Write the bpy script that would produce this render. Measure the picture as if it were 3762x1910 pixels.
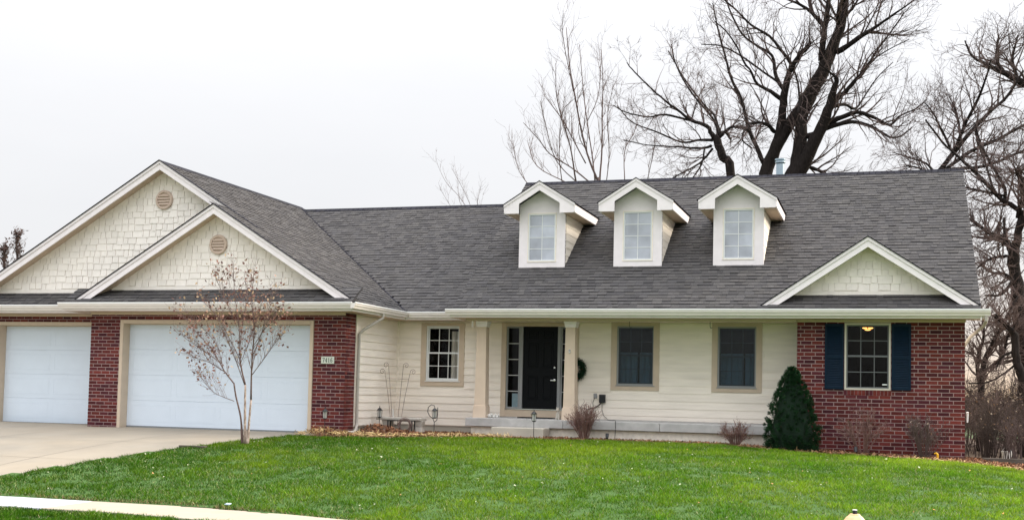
import bpy, bmesh, math, random
import numpy as np
from mathutils import Vector, Matrix

for o in list(bpy.data.objects): bpy.data.objects.remove(o, do_unlink=True)
scn = bpy.context.scene
COL = scn.collection
RND = random.Random(7416)
NPR = np.random.default_rng(7416)

# ------------------------------------------------------------------ camera
F_PX, PY, YAW, PITCH, ROLL = 4362.25, 1200.95, .3017, .0547, .0220      # in photograph pixels (3762 x 1910)
CAM = np.array([-1.6732, -26.2257, 1.1572])
_F = np.array([-math.sin(YAW)*math.cos(PITCH), math.cos(YAW)*math.cos(PITCH), math.sin(PITCH)])
_R = np.array([math.cos(YAW), math.sin(YAW), 0.]); _U = np.cross(_R, _F)
_R2 = math.cos(ROLL)*_R + math.sin(ROLL)*_U
_U2 = -math.sin(ROLL)*_R + math.cos(ROLL)*_U
cd = bpy.data.cameras.new('camera'); cam = bpy.data.objects.new('camera', cd); COL.objects.link(cam)
cd.sensor_width = 36; cd.lens = 36*F_PX/3762; cd.shift_y = (PY-955)/3762; cd.clip_end = 3000; cd.clip_start = .1
cam.matrix_world = Matrix(((_R2[0], _U2[0], -_F[0], CAM[0]), (_R2[1], _U2[1], -_F[1], CAM[1]), (_R2[2], _U2[2], -_F[2], CAM[2]), (0, 0, 0, 1)))
scn.camera = cam

# ------------------------------------------------------------------ sky, sun, exposure
SUN_EL, SUN_AZ = math.radians(27), math.radians(58)        # azimuth measured from +Y towards +X
world = bpy.data.worlds.new('World'); scn.world = world; world.use_nodes = True
wn, wl = world.node_tree.nodes, world.node_tree.links
for n in list(wn): wn.remove(n)
def wnode(t, **k):
    n = wn.new(t)
    for a, b in k.items(): setattr(n, a, b)
    return n
def wmath(op, a, b=None, clamp=False):
    n = wnode('ShaderNodeMath', operation=op, use_clamp=clamp)
    for i, v in enumerate((a, b)):
        if v is None: continue
        if isinstance(v, (int, float)): n.inputs[i].default_value = v
        else: wl.new(v, n.inputs[i])
    return n.outputs[0]
tc = wnode('ShaderNodeTexCoord')
sep = wnode('ShaderNodeSeparateXYZ'); wl.new(tc.outputs['Generated'], sep.inputs[0])
sky = wnode('ShaderNodeTexSky', sky_type='NISHITA', sun_disc=False, sun_elevation=SUN_EL, sun_rotation=SUN_AZ, air_density=1.0, dust_density=2.5, ozone_density=1.0)
skyv = wnode('ShaderNodeMix', data_type='RGBA', blend_type='MULTIPLY'); skyv.inputs[0].default_value = 1
wl.new(sky.outputs[0], skyv.inputs[6]); skyv.inputs[7].default_value = (.10, .10, .10, 1)
# high overcast: zenith boosted out of view to light the walls, soft uneven cloud
zc = wmath('MAXIMUM', sep.outputs[2], 0.0)
lum = wmath('ADD', wmath('MULTIPLY', wmath('POWER', zc, 2.6), 3.5), .775)
noi = wnode('ShaderNodeTexNoise'); noi.inputs['Scale'].default_value = 2.6; noi.inputs['Detail'].default_value = 5; noi.inputs['Roughness'].default_value = .55
mp = wnode('ShaderNodeMapping'); mp.inputs['Scale'].default_value = (1, 1, 3.2); wl.new(tc.outputs['Generated'], mp.inputs[0]); wl.new(mp.outputs[0], noi.inputs['Vector'])
lum = wmath('MULTIPLY', lum, wmath('ADD', wmath('MULTIPLY', noi.outputs[0], .03), .985))
oc = wnode('ShaderNodeMix', data_type='RGBA', blend_type='MULTIPLY'); oc.inputs[0].default_value = 1
oc.inputs[6].default_value = (1.0, 1.0, 1.02, 1)
cmb = wnode('ShaderNodeCombineColor'); [wl.new(lum, cmb.inputs[i]) for i in range(3)]
wl.new(cmb.outputs[0], oc.inputs[7])
cover = wmath('ADD', wmath('MULTIPLY', noi.outputs[0], .12), .83, True)
# the cloud deck breaks towards the horizon
brk = wmath('SUBTRACT', 1.0, wmath('MULTIPLY', wmath('POWER', wmath('SUBTRACT', 1.0, zc), 26.0), .30))
cover = wmath('MULTIPLY', cover, brk)
# peach afterglow low in the western sky
dt = wnode('ShaderNodeVectorMath', operation='DOT_PRODUCT'); wl.new(tc.outputs['Generated'], dt.inputs[0]); dt.inputs[1].default_value = (.34, .94, 0)
glow = wmath('MULTIPLY', wmath('POWER', wmath('MAXIMUM', dt.outputs['Value'], 0.0), 6.0), wmath('POWER', wmath('SUBTRACT', 1.0, zc), 22.0))
mx = wnode('ShaderNodeMix', data_type='RGBA'); wl.new(cover, mx.inputs[0]); wl.new(skyv.outputs[2], mx.inputs[6]); wl.new(oc.outputs[2], mx.inputs[7])
gm = wnode('ShaderNodeMix', data_type='RGBA'); wl.new(wmath('MULTIPLY', glow, .85, True), gm.inputs[0]); wl.new(mx.outputs[2], gm.inputs[6]); gm.inputs[7].default_value = (1.0, .66, .36, 1); mx = gm
bg = wnode('ShaderNodeBackground'); bg.inputs[1].default_value = 1.0; wl.new(mx.outputs[2], bg.inputs[0])
wo = wnode('ShaderNodeOutputWorld'); wl.new(bg.outputs[0], wo.inputs[0])

sd = bpy.data.lights.new('sun', 'SUN'); sd.energy = 4.6; sd.angle = math.radians(24); sd.color = (1, .88, .72)
sun = bpy.data.objects.new('sun', sd); COL.objects.link(sun)
sv = Vector((math.sin(SUN_AZ)*math.cos(SUN_EL), math.cos(SUN_AZ)*math.cos(SUN_EL), math.sin(SUN_EL)))
sun.rotation_euler = sv.to_track_quat('Z', 'Y').to_euler(); sun.location = (20, 20, 20)

scn.render.engine = 'CYCLES'
scn.view_settings.view_transform = 'Standard'; scn.view_settings.look = 'None'
scn.view_settings.gamma = 1.0; scn.view_settings.exposure = 0.28; scn.view_settings.use_curve_mapping = False
scn.render.resolution_x = 1024; scn.render.resolution_y = 519

# ------------------------------------------------------------------ helpers
def ray(u, v): return _F + _R2*(u-1881)/F_PX - _U2*(v-PY)/F_PX
def at_y(u, v, y): d = ray(u, v); return CAM + d*(y-CAM[1])/d[1]
def depth(p): return float((np.asarray(p, float)-CAM) @ _F)
def px_m(p): return F_PX/depth(p)             # photograph pixels per metre at p
def proj(p):
    q = np.asarray(p, float)-CAM; z = q @ _F
    return 1881+F_PX*(q @ _R2)/z, PY-F_PX*(q @ _U2)/z

def tag(o, label=None, cat=None, group=None, kind=None):
    if label: o['label'] = label
    if cat: o['category'] = cat
    if group: o['group'] = group
    if kind: o['kind'] = kind
    return o
def thing(name, loc, label, cat, group=None, rz=0):
    o = bpy.data.objects.new(name, None); COL.objects.link(o); o.location = loc; o.rotation_euler = (0, 0, rz)
    o.empty_display_size = .2
    return tag(o, label, cat, group)
def link(name, me, mat, parent=None, loc=(0, 0, 0)):
    o = bpy.data.objects.new(name, me); COL.objects.link(o)
    if mat is not None and not me.materials: me.materials.append(mat)
    if parent is not None: o.parent = parent
    o.location = loc
    return o

class MB:
    """collects geometry; build() links it as one mesh object"""
    def __init__(s): s.v = []; s.f = []; s.smooth = False
    def face(s, pts):
        n = len(s.v); s.v += [tuple(map(float, p)) for p in pts]; s.f.append(tuple(range(n, n+len(pts))))
    def box(s, x0, x1, y0, y1, z0, z1):
        if x0 > x1: x0, x1 = x1, x0
        if y0 > y1: y0, y1 = y1, y0
        if z0 > z1: z0, z1 = z1, z0
        n = len(s.v)
        s.v += [(x0, y0, z0), (x1, y0, z0), (x1, y1, z0), (x0, y1, z0), (x0, y0, z1), (x1, y0, z1), (x1, y1, z1), (x0, y1, z1)]
        s.f += [tuple(n+i for i in q) for q in ((0, 3, 2, 1), (4, 5, 6, 7), (0, 1, 5, 4), (1, 2, 6, 5), (2, 3, 7, 6), (3, 0, 4, 7))]
        return s
    def prism(s, poly, vec):
        n = len(s.v); k = len(poly); vec = Vector(vec); P = [Vector(p) for p in poly]
        nrm = Vector((0, 0, 0))
        for i in range(k): nrm += (P[i]-P[0]).cross(P[(i+1) % k]-P[0])
        if nrm.dot(vec) > 0: P.reverse()
        s.v += [tuple(p) for p in P] + [tuple(p+vec) for p in P]
        s.f.append(tuple(range(n, n+k))); s.f.append(tuple(range(n+2*k-1, n+k-1, -1)))
        for i in range(k):
            j = (i+1) % k; s.f.append((n+j, n+i, n+k+i, n+k+j))
        return s
    def tube(s, pts, rad, n=6, cap=True):
        P = [Vector(p) for p in pts]; m = len(P)
        if not hasattr(rad, '__len__'): rad = [rad]*m
        base = len(s.v); prev = None
        for i in range(m):
            t = (P[min(i+1, m-1)]-P[max(i-1, 0)])
            if t.length < 1e-9: t = Vector((0, 0, 1))
            t.normalize()
            if prev is None: a = t.orthogonal().normalized()
            else:
                a = prev - t*prev.dot(t)
                a = a.normalized() if a.length > 1e-6 else t.orthogonal().normalized()
            prev = a; b = t.cross(a)
            for k in range(n):
                q = 2*math.pi*k/n; s.v.append(tuple(P[i] + (a*math.cos(q)+b*math.sin(q))*rad[i]))
        for i in range(m-1):
            for k in range(n):
                k2 = (k+1) % n
                s.f.append((base+i*n+k, base+i*n+k2, base+(i+1)*n+k2, base+(i+1)*n+k))
        if cap and n > 2:
            s.f.append(tuple(base+k for k in range(n-1, -1, -1))); s.f.append(tuple(base+(m-1)*n+k for k in range(n)))
        return s
    def lathe(s, c, prof, n=16, axis='z'):
        base = len(s.v); c = Vector(c)
        for r, h in prof:
            for k in range(n):
                q = 2*math.pi*k/n
                if axis == 'z': s.v.append((c.x+r*math.cos(q), c.y+r*math.sin(q), c.z+h))
                else: s.v.append((c.x+r*math.cos(q), c.y+h, c.z+r*math.sin(q)))
        for i in range(len(prof)-1):
            for k in range(n):
                k2 = (k+1) % n; s.f.append((base+i*n+k, base+i*n+k2, base+(i+1)*n+k2, base+(i+1)*n+k))
        s.f.append(tuple(base+k for k in range(n-1, -1, -1))); m = len(prof)-1
        s.f.append(tuple(base+m*n+k for k in range(n)))
        return s
    def mesh(s, name, bevel=0, seg=1):
        me = bpy.data.meshes.new(name); me.from_pydata(s.v, [], s.f)
        bm = bmesh.new(); bm.from_mesh(me)
        bmesh.ops.recalc_face_normals(bm, faces=bm.faces)
        if bevel: bmesh.ops.bevel(bm, geom=list(bm.edges), offset=bevel, segments=seg, affect='EDGES', clamp_overlap=True)
        bm.to_mesh(me); bm.free()
        if s.smooth: me.polygons.foreach_set('use_smooth', [True]*len(me.polygons))
        return me
    def build(s, name, mat, parent=None, bevel=0, seg=1, label=None, cat=None, group=None, kind=None):
        off = Vector((0, 0, 0))
        if parent is not None:
            p = parent
            while p is not None: off += Vector(p.location); p = p.parent
        if off.length: s.v = [(x-off.x, y-off.y, z-off.z) for x, y, z in s.v]
        o = link(name, s.mesh(name, bevel, seg), mat, parent)
        return tag(o, label, cat, group, kind)

def np_mesh(name, V, nper, mat, parent=None, cols=None, attr='tint'):
    """V: (n*nper,3) array, each consecutive nper points one polygon"""
    me = bpy.data.meshes.new(name); n = len(V)//nper
    me.vertices.add(len(V)); me.vertices.foreach_set('co', V.astype(np.float32).ravel())
    me.loops.add(len(V)); me.loops.foreach_set('vertex_index', np.arange(len(V), dtype=np.int32))
    me.polygons.add(n); me.polygons.foreach_set('loop_start', np.arange(0, len(V), nper, dtype=np.int32))
    if cols is not None:
        a = me.attributes.new(attr, 'FLOAT_COLOR', 'POINT'); a.data.foreach_set('color', cols.astype(np.float32).ravel())
    me.update(calc_edges=True)
    return link(name, me, mat, parent)

# ------------------------------------------------------------------ materials
MATS = {}
def srgb(r, g, b):
    f = lambda c: (c/255/12.92) if c/255 <= .04045 else ((c/255+.055)/1.055)**2.4
    return (f(r), f(g), f(b), 1)
def mat(name, col, rough=.7, var=.0, scale=8., bump=0., bscale=60., spec=.3, metal=0., rnd=.0, col2=None, stretch=(1, 1, 1), rnd2=None):
    m = bpy.data.materials.new(name); m.use_nodes = True; MATS[name] = m
    N, L = m.node_tree.nodes, m.node_tree.links; b = N['Principled BSDF']
    b.inputs['Roughness'].default_value = rough; b.inputs['Specular IOR Level'].default_value = spec; b.inputs['Metallic'].default_value = metal
    c = tuple(col)+((1,) if len(col) == 3 else ())
    rgb = N.new('ShaderNodeRGB'); rgb.outputs[0].default_value = c; out = rgb.outputs[0]
    pos = N.new('ShaderNodeNewGeometry'); mpn = N.new('ShaderNodeMapping'); mpn.inputs['Scale'].default_value = stretch
    L.new(pos.outputs['Position'], mpn.inputs[0])
    if rnd:
        oi = N.new('ShaderNodeObjectInfo'); ad = N.new('ShaderNodeMath'); ad.operation = 'ADD'
        L.new(oi.outputs['Random'], ad.inputs[0]); L.new(pos.outputs['Random Per Island'], ad.inputs[1])
        fr = N.new('ShaderNodeMath'); fr.operation = 'FRACT'; L.new(ad.outputs[0], fr.inputs[0])
        if rnd2:
            r2 = N.new('ShaderNodeMix'); r2.data_type = 'RGBA'; L.new(fr.outputs[0], r2.inputs[0]); L.new(out, r2.inputs[6]); r2.inputs[7].default_value = rnd2; out = r2.outputs[2]
            sc = N.new('ShaderNodeMath'); sc.operation = 'MULTIPLY'; sc.inputs[1].default_value = 7.37; L.new(fr.outputs[0], sc.inputs[0])
            fr = N.new('ShaderNodeMath'); fr.operation = 'FRACT'; L.new(sc.outputs[0], fr.inputs[0])
        mr = N.new('ShaderNodeMapRange'); mr.inputs[3].default_value = 1-rnd; mr.inputs[4].default_value = 1+rnd; L.new(fr.outputs[0], mr.inputs[0])
        hs = N.new('ShaderNodeHueSaturation'); L.new(mr.outputs[0], hs.inputs['Value']); L.new(out, hs.inputs['Color']); out = hs.outputs[0]
    if var or col2:
        nz = N.new('ShaderNodeTexNoise'); nz.inputs['Scale'].default_value = scale; nz.inputs['Detail'].default_value = 6; nz.inputs['Roughness'].default_value = .65
        L.new(mpn.outputs[0], nz.inputs['Vector'])
        if col2:
            cr = N.new('ShaderNodeMapRange'); cr.inputs[1].default_value = .38; cr.inputs[2].default_value = .64; L.new(nz.outputs[0], cr.inputs[0])
            mxn = N.new('ShaderNodeMix'); mxn.data_type = 'RGBA'; L.new(cr.outputs[0], mxn.inputs[0]); L.new(out, mxn.inputs[6]); mxn.inputs[7].default_value = tuple(col2)+((1,) if len(col2) == 3 else ()); out = mxn.outputs[2]
        if var:
            nz2 = N.new('ShaderNodeTexNoise'); nz2.inputs['Scale'].default_value = scale*2.3; nz2.inputs['Detail'].default_value = 5; L.new(mpn.outputs[0], nz2.inputs['Vector'])
            mr2 = N.new('ShaderNodeMapRange'); mr2.inputs[1].default_value = .25; mr2.inputs[2].default_value = .75; mr2.inputs[3].default_value = 1-var; mr2.inputs[4].default_value = 1+var; L.new(nz2.outputs[0], mr2.inputs[0])
            h2 = N.new('ShaderNodeHueSaturation'); L.new(mr2.outputs[0], h2.inputs['Value']); L.new(out, h2.inputs['Color']); out = h2.outputs[0]
    L.new(out, b.inputs['Base Color'])
    if bump:
        nb = N.new('ShaderNodeTexNoise'); nb.inputs['Scale'].default_value = bscale; nb.inputs['Detail'].default_value = 4; L.new(mpn.outputs[0], nb.inputs['Vector'])
        bp = N.new('ShaderNodeBump'); bp.inputs['Strength'].default_value = bump; bp.inputs['Distance'].default_value = .02; L.new(nb.outputs[0], bp.inputs['Height']); L.new(bp.outputs[0], b.inputs['Normal'])
    return m
def attr_mat(name, rough=.8, spec=.2, trans=0.):
    m = bpy.data.materials.new(name); m.use_nodes = True; N, L = m.node_tree.nodes, m.node_tree.links; b = N['Principled BSDF']
    a = N.new('ShaderNodeAttribute'); a.attribute_name = 'tint'; L.new(a.outputs['Color'], b.inputs['Base Color'])
    b.inputs['Roughness'].default_value = rough; b.inputs['Specular IOR Level'].default_value = spec
    if trans:
        t = N.new('ShaderNodeBsdfTranslucent'); L.new(a.outputs['Color'], t.inputs[0]); ms = N.new('ShaderNodeMixShader'); ms.inputs[0].default_value = trans
        L.new(b.outputs[0], ms.inputs[1]); L.new(t.outputs[0], ms.inputs[2]); L.new(ms.outputs[0], N['Material Output'].inputs[0])
    MATS[name] = m
    return m
def glass_mat(name, fac, tint=(1, 1, 1, 1), rough=.02):
    m = bpy.data.materials.new(name); m.use_nodes = True; N, L = m.node_tree.nodes, m.node_tree.links
    N.remove(N['Principled BSDF'])
    t = N.new('ShaderNodeBsdfTransparent'); t.inputs[0].default_value = tint
    g = N.new('ShaderNodeBsdfGlossy'); g.inputs['Roughness'].default_value = rough; g.inputs[0].default_value = (1, 1, 1, 1)
    ms = N.new('ShaderNodeMixShader'); ms.inputs[0].default_value = fac*.04; L.new(t.outputs[0], ms.inputs[1]); L.new(g.outputs[0], ms.inputs[2])
    L.new(ms.outputs[0], N['Material Output'].inputs[0]); MATS[name] = m
    return m
def emit_mat(name, col, s):
    m = bpy.data.materials.new(name); m.use_nodes = True; b = m.node_tree.nodes['Principled BSDF']
    b.inputs['Base Color'].default_value = col; b.inputs['Emission Color'].default_value = col; b.inputs['Emission Strength'].default_value = s; MATS[name] = m
    return m

M_brick = mat('brick', (.165, .035, .028), .85, var=.22, scale=14, bump=.5, bscale=120, rnd=.30, rnd2=(.070, .018, .026, 1), spec=.15)
M_mortar = mat('mortar', (.41, .305, .295), .95, var=.12, scale=30, bump=.4, bscale=200, spec=.1)
M_cream = mat('cream_siding', (.93, .862, .772), .6, var=.08, scale=1.2, bump=.12, bscale=90, spec=.25, rnd=.03, stretch=(.5, .5, 4))
M_shake = mat('cream_shake', (.90, .85, .80), .65, var=.05, scale=3, bump=.2, bscale=90, spec=.2, rnd=.045)
M_trimw = mat('white_trim', (.89, .838, .862), .5, var=.05, scale=2.5, spec=.3)
M_gutter = mat('white_gutter', (.83, .775, .745), .35, var=.05, scale=2, spec=.5)
M_spout = mat('spout_paint', (.46, .43, .39), .5)
M_wrap = mat('wrapper', (.42, .52, .62), .5)
M_lip = mat('bead_highlight', (.92, .92, .93), .3, spec=.5)  # lip coloured whiter than the gutter to stand in for its sky-lit highlight
M_tan = mat('tan_trim', (.60, .495, .385), .6, var=.06, scale=2, spec=.25)
M_column = mat('column_tan', (.66, .54, .43), .6, var=.05, scale=2, spec=.25)
M_soffit = mat('soffit', (.56, .44, .34), .7, var=.06, scale=3)
M_garage = mat('garage_door', (.70, .79, .90), .45, var=.02, scale=1.5, spec=.35)
M_shingle = mat('asphalt_shingle', (.112, .107, .105), .95, var=.20, scale=40, bump=.8, bscale=300, spec=.12, rnd=.15, rnd2=(.092, .089, .092, 1))
M_butt = mat('shingle_butt', (.008, .008, .011), .95)  # black cut edge, deepened to paint in the shadow line of each course
M_ridge = mat('ridge_shingle', (.018, .018, .026), .9, var=.2, scale=20, spec=.2, rnd=.25)
M_sheath = mat('roof_underlay', (.035, .034, .036), .95)
M_white = mat('white_vinyl', (.78, .80, .80), .4, spec=.4)
M_greyv = mat('grey_vinyl', (.30, .31, .32), .45, spec=.4)
M_wframe = mat('beige_vinyl', (.62, .58, .50), .45)
M_wbar = mat('slate_bar', (.15, .16, .165), .5)
M_darkv = mat('dark_window_bar', (.22, .24, .25), .5, spec=.3)
M_door = mat('black_door', (.004, .005, .007), .45, spec=.12, var=.1)
M_shutter = mat('navy_shutter', (.003, .015, .033), .6, var=.15, scale=4, spec=.15)
M_steel = mat('silver_metal', (.6, .6, .6), .25, metal=1.)
M_vent = mat('galvanised_pipe', (.36, .45, .52), .4, metal=.5, var=.1, scale=6)
M_beige = mat('beige_vent', (.58, .46, .38), .6)
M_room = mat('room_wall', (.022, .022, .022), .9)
M_curtain = mat('curtain', (.42, .58, .66), .9, var=.1, scale=5)
M_blind = mat('blind', (.55, .53, .48), .8)
M_glass = glass_mat('window_glass', .14)
M_screen = glass_mat('insect_screen', .5, (.55, .60, .64, 1), .2)
M_skypane = mat('dormer_glass', (.45, .48, .55), .10, spec=.9, var=.30, scale=.9, rnd=.10)  # opaque panes; pale sky and mottled cloud reflection painted into the colour
M_conc = mat('concrete', (.47, .44, .38), .9, var=.10, scale=1.3, bump=.25, bscale=150, spec=.15)
M_drive = mat('drive_concrete', (.30, .262, .208), .9, var=.10, scale=.4, bump=.2, bscale=150, spec=.15, col2=(.265, .24, .20))
M_joint = mat('dark_joint_concrete', (.16, .14, .12), .95)  # dark concrete tone of the driveway joint strips
M_walkt = mat('walk_concrete', (.37, .327, .26), .9, var=.06, scale=1.2, bump=.25, bscale=150, spec=.15)
M_walkw = mat('new_concrete', (.47, .475, .50), .85, var=.03, scale=1.2, bump=.2, bscale=150, spec=.15)
M_slab = mat('porch_concrete', (.43, .425, .42), .9, var=.16, scale=2.2, bump=.3, bscale=120, spec=.15)
M_found = mat('painted_foundation', (.80, .76, .67), .85, var=.14, scale=5, bump=.5, bscale=60)
M_asphalt = mat('asphalt', (.06, .06, .062), .95, var=.2, scale=20, bump=.4, bscale=200)
M_soil = mat('soil', (.06, .042, .03), .95, var=.3, scale=6, bump=.6, bscale=40)
M_earth = mat('ground_grass', (.05, .085, .028), .95, var=.3, scale=3, col2=(.07, .085, .035))
M_under = mat('lawn_thatch', (.045, .10, .018), .95, var=.35, scale=9)
M_mulch = mat('mulch', (.20, .11, .065), .95, var=.4, scale=12, bump=.8, bscale=60)
M_litter = mat('leaf_litter', (.085, .058, .042), .95, var=.5, scale=9, bump=.8, bscale=40)
M_brush = mat('dark_brush', (.050, .039, .036), .9, var=.3, scale=3, spec=.1)
M_bark = mat('dark_bark', (.022, .018, .017), .95, var=.4, scale=9, bump=.9, bscale=25, stretch=(1, 1, .35), spec=.1)
M_twig = mat('brown_twig', (.12, .085, .078), .9, var=.3, scale=3, spec=.1)
M_twig2 = mat('grey_brown_twig', (.115, .085, .080), .9, var=.3, scale=3, spec=.1)
M_rtwig = mat('reddish_twig', (.21, .125, .11), .9, var=.3, scale=6, spec=.1)
M_birch = mat('birch_bark', (.62, .50, .43), .85, var=.25, scale=9, col2=(.16, .10, .08), stretch=(2, 2, 1), bump=.4, bscale=40)
M_birch2 = mat('birch_branch', (.13, .085, .078), .85, var=.3, scale=9)
M_black = mat('black_metal', (.012, .014, .017), .4, spec=.4)
M_blue = mat('blue_plastic', (.03, .10, .16), .4)
M_pale = mat('pale_ceramic', (.66, .65, .62), .5, var=.08, scale=20)
M_stone = mat('cast_stone', (.52, .49, .44), .9, var=.15, scale=9, bump=.4, bscale=80)
M_wire = mat('rusty_wire', (.22, .16, .14), .7)
M_yellow = mat('yellow_plastic', (.75, .42, .02), .4)
M_hyd = mat('hydrant_paint', (.78, .47, .25), .45, var=.08, scale=9, spec=.4)
M_plaque = mat('plaque', (.62, .66, .58), .6)
M_ink = mat('plaque_ink', (.03, .06, .045), .6)
M_mat = mat('door_mat', (.02, .02, .022), .95)
M_wood = mat('weathered_timber', (.10, .085, .07), .9, var=.3, scale=6, stretch=(.2, 1, 1))
A_grass = attr_mat('grass_blade', .85, .06, .2)
A_leaf = attr_mat('dry_leaf', .85, .15, .2)
A_bits = attr_mat('litter', .9, .1)
A_needle = attr_mat('needle', .8, .15)
M_lamp = emit_mat('lit_lamp', (1, .50, .13, 1), 2.2)

# ------------------------------------------------------------------ lie of the land
_zx = np.array([-80, -30, -13, -5, -3, -1, 0, 1, 4, 12, 80.]); _zz = np.array([.0, .10, .12, .12, .04, -.02, -.05, -.13, -.30, -.5, -.6])
WALK_Y0, WALK_Y1, WALK_Z = -12.38, -11.16, -.58
def G(x, y):
    x = np.asarray(x, float); y = np.asarray(y, float)
    zh = np.interp(x, _zx, _zz)
    t = np.clip((-1.5-y)/(1.5+0-(-11.1) - 3.0), 0, 1)
    z = zh - (zh+.577)*t**1.9
    return np.where(y < -11.1, -.577-.02*np.clip(-11.1-y, 0, 3), z)
def Gf(x, y): return float(G(x, y))
_bx = np.array([-40, -14.15, -13.3, -12.7, -11.7, -11.0, -10.3, -9.0, -8.2, -7, -5.5, -4.1, -3.3, -2.2, -.9, 0, 1, 2.2, 4, 40]); _by = np.array([-3.1, -3.1, -2.8, -2.85, -2.6, -1.9, -1.35, -1.2, -.85, -.62, -.6, -.85, -1.3, -1.05, -1.15, -1.3, -1.85, -2.5, -3.0, -3.0])
def wshift(x):
    t = np.clip((np.asarray(x, float)+11.5)/5, 0, 1); return -.8*t*t*(3-2*t)
def bedY(x): return np.interp(x, _bx, _by)
_dy = np.array([-11.2, -9.9, -7.65, -6.23, -4.7, -3.7, -2.6, 0]); _dx = np.array([-15.8, -15.5, -14.9, -14.5, -14.15, -14.0, -13.8, -13.6])
def driveX(y): return np.interp(y, _dy, _dx)

def sheet(name, xs, ys, zfun, m, label=None, kind='structure', keep=None):
    X, Y = np.meshgrid(xs, ys); Z = zfun(X, Y); nx, ny = len(xs), len(ys)
    V = np.stack([X, Y, Z], -1).reshape(-1, 3)
    fs = []
    for j in range(ny-1):
        for i in range(nx-1):
            if keep is None or keep((xs[i]+xs[i+1])/2, (ys[j]+ys[j+1])/2):
                a = j*nx+i; fs.append((a, a+1, a+nx+1, a+nx))
    me = bpy.data.meshes.new(name); me.from_pydata(V.tolist(), [], fs); me.polygons.foreach_set('use_smooth', [True]*len(fs))
    o = link(name, me, m); tag(o, label, None, None, kind)
    return o
def spread(a, b, da, lim):            # fine in the middle, coarse towards the horizon
    v = list(np.arange(a, b+1e-6, da)); s = da
    while v[-1] < lim: s *= 1.5; v.append(v[-1]+s)
    s = da
    while v[0] > -lim: s *= 1.5; v.insert(0, v[0]-s)
    return np.array(v)
sheet('ground', spread(-30, 16, .5, 700), spread(-11.5, 22, .5, 700), lambda X, Y: np.where(Y > -22, np.where(Y < -11, np.minimum(G(X, Y), -.6), G(X, Y))-.06, -.85), M_earth, 'dull grass ground reaching to the horizon')
sheet('lawn', np.arange(-16.6, 16.1, .25), np.concatenate([np.arange(-12.20, -10.85, .08), np.arange(-10.8, -.3, .25)]), lambda X, Y: G(X, Y)+.005, M_under, 'mown green front lawn', keep=lambda x, y: y < bedY(x)+.1 and x > driveX(y)-.05 and y > WALK_Y1+wshift(x)-.05)
sheet('driveway', np.arange(-24.6, -13.2, .3), np.concatenate([[-11.12], np.arange(-10.9, -1.0, .3)]), lambda X, Y: G(X, Y)-.008+np.where(Y > -3.2, .02*(Y+3.2), 0)+np.where(Y > -2.6, .0, 0), M_drive, 'pale concrete driveway before the garage', keep=lambda x, y: x < driveX(y)+.15)
sheet('planting_bed', np.arange(-14.4, 4.2, .2), np.arange(-3.3, 1.2, .2), lambda X, Y: G(X, Y)+.012+.05*np.exp(-((X+12.3)/1.2)**2-((Y+.9)/.8)**2), M_mulch, 'brown mulch beds along the house front', keep=lambda x, y: y > bedY(x)-.05 and x > driveX(y)+.1 and not (x < -13.1 and y > -2.05))
drv = bpy.data.objects['driveway']
def joint(a, b):
    n = 14; P = [(a[0]+(b[0]-a[0])*i/n, a[1]+(b[1]-a[1])*i/n) for i in range(n+1)]; d = Vector((b[0]-a[0], b[1]-a[1], 0)).normalized(); w = Vector((d.y, -d.x, 0))*.006
    mb = MB()
    for p, q in zip(P[:-1], P[1:]):
        zp, zq = Gf(*p)-.008+(.02*(p[1]+3.2) if p[1] > -3.2 else 0)+.004, Gf(*q)-.008+(.02*(q[1]+3.2) if q[1] > -3.2 else 0)+.004
        mb.face([(p[0]-w.x, p[1]-w.y, zp), (q[0]-w.x, q[1]-w.y, zq), (q[0]+w.x, q[1]+w.y, zq), (p[0]+w.x, p[1]+w.y, zp)])
    mb.build('control_joint', M_joint, drv)
for yj in (-2.9, -5.4, -8.0): joint((-24.5, yj), (float(driveX(yj))-.05, yj))
for xj in (-19.4, -16.4): joint((xj, -10.9), (xj, -2.0))
sheet('leaf_litter', np.arange(.02, 14, .5), np.arange(.35, 20, .5), lambda X, Y: G(X, Y)+.02, M_litter, 'brown leaf litter under the thicket')
# footpath of cast slabs, verge, kerb, street
foot = MB().box(-40, 30, WALK_Y0-.8, WALK_Y1-.01, WALK_Z-.20, WALK_Z-.09).build('footpath', M_soil); tag(foot, 'concrete footpath along the street', None, None, 'structure')
J0 = float(at_y(354, 1834, WALK_Y1)[0])            # joint between the white new slab and the tan ones
for k in range(-14, 20):
    x0 = J0+k*1.5
    zt = WALK_Z+RND.uniform(-.003, .003)
    for h in range(1):
        xa, xb = x0+.006, x0+1.494; sa, sb = float(wshift(xa)), float(wshift(xb))
        MB().prism([(xa, WALK_Y0+sa, zt-.085), (xb, WALK_Y0+sb, zt-.085), (xb, WALK_Y1+sb, zt-.085), (xa, WALK_Y1+sa, zt-.085)], (0, 0, .085)).build('slab', M_walkw if k in (-1, -2, -3) else M_walkt, foot, bevel=.008)
sheet('verge', np.arange(-30, 20.1, .25), np.array([-15.2, -14.2, -13.9, -13.6, -13.3, -13.1, -12.9, -12.7, -12.5, -12.40]), lambda X, Y: np.where(Y > WALK_Y0+wshift(X), WALK_Z-.05, G(X, Y)-.012), M_under, 'grass verge between footpath and kerb')
kerb = MB().box(-60, 60, -15.4, -15.2, -.85, -.60).build('kerb', M_conc, bevel=.015); tag(kerb, 'concrete kerb along the street', None, None, 'structure')
road = MB().box(-90, 90, -24.2, -15.41, -.9, -.745).build('road', M_asphalt); tag(road, 'asphalt street in front of the house', None, None, 'structure')

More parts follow.
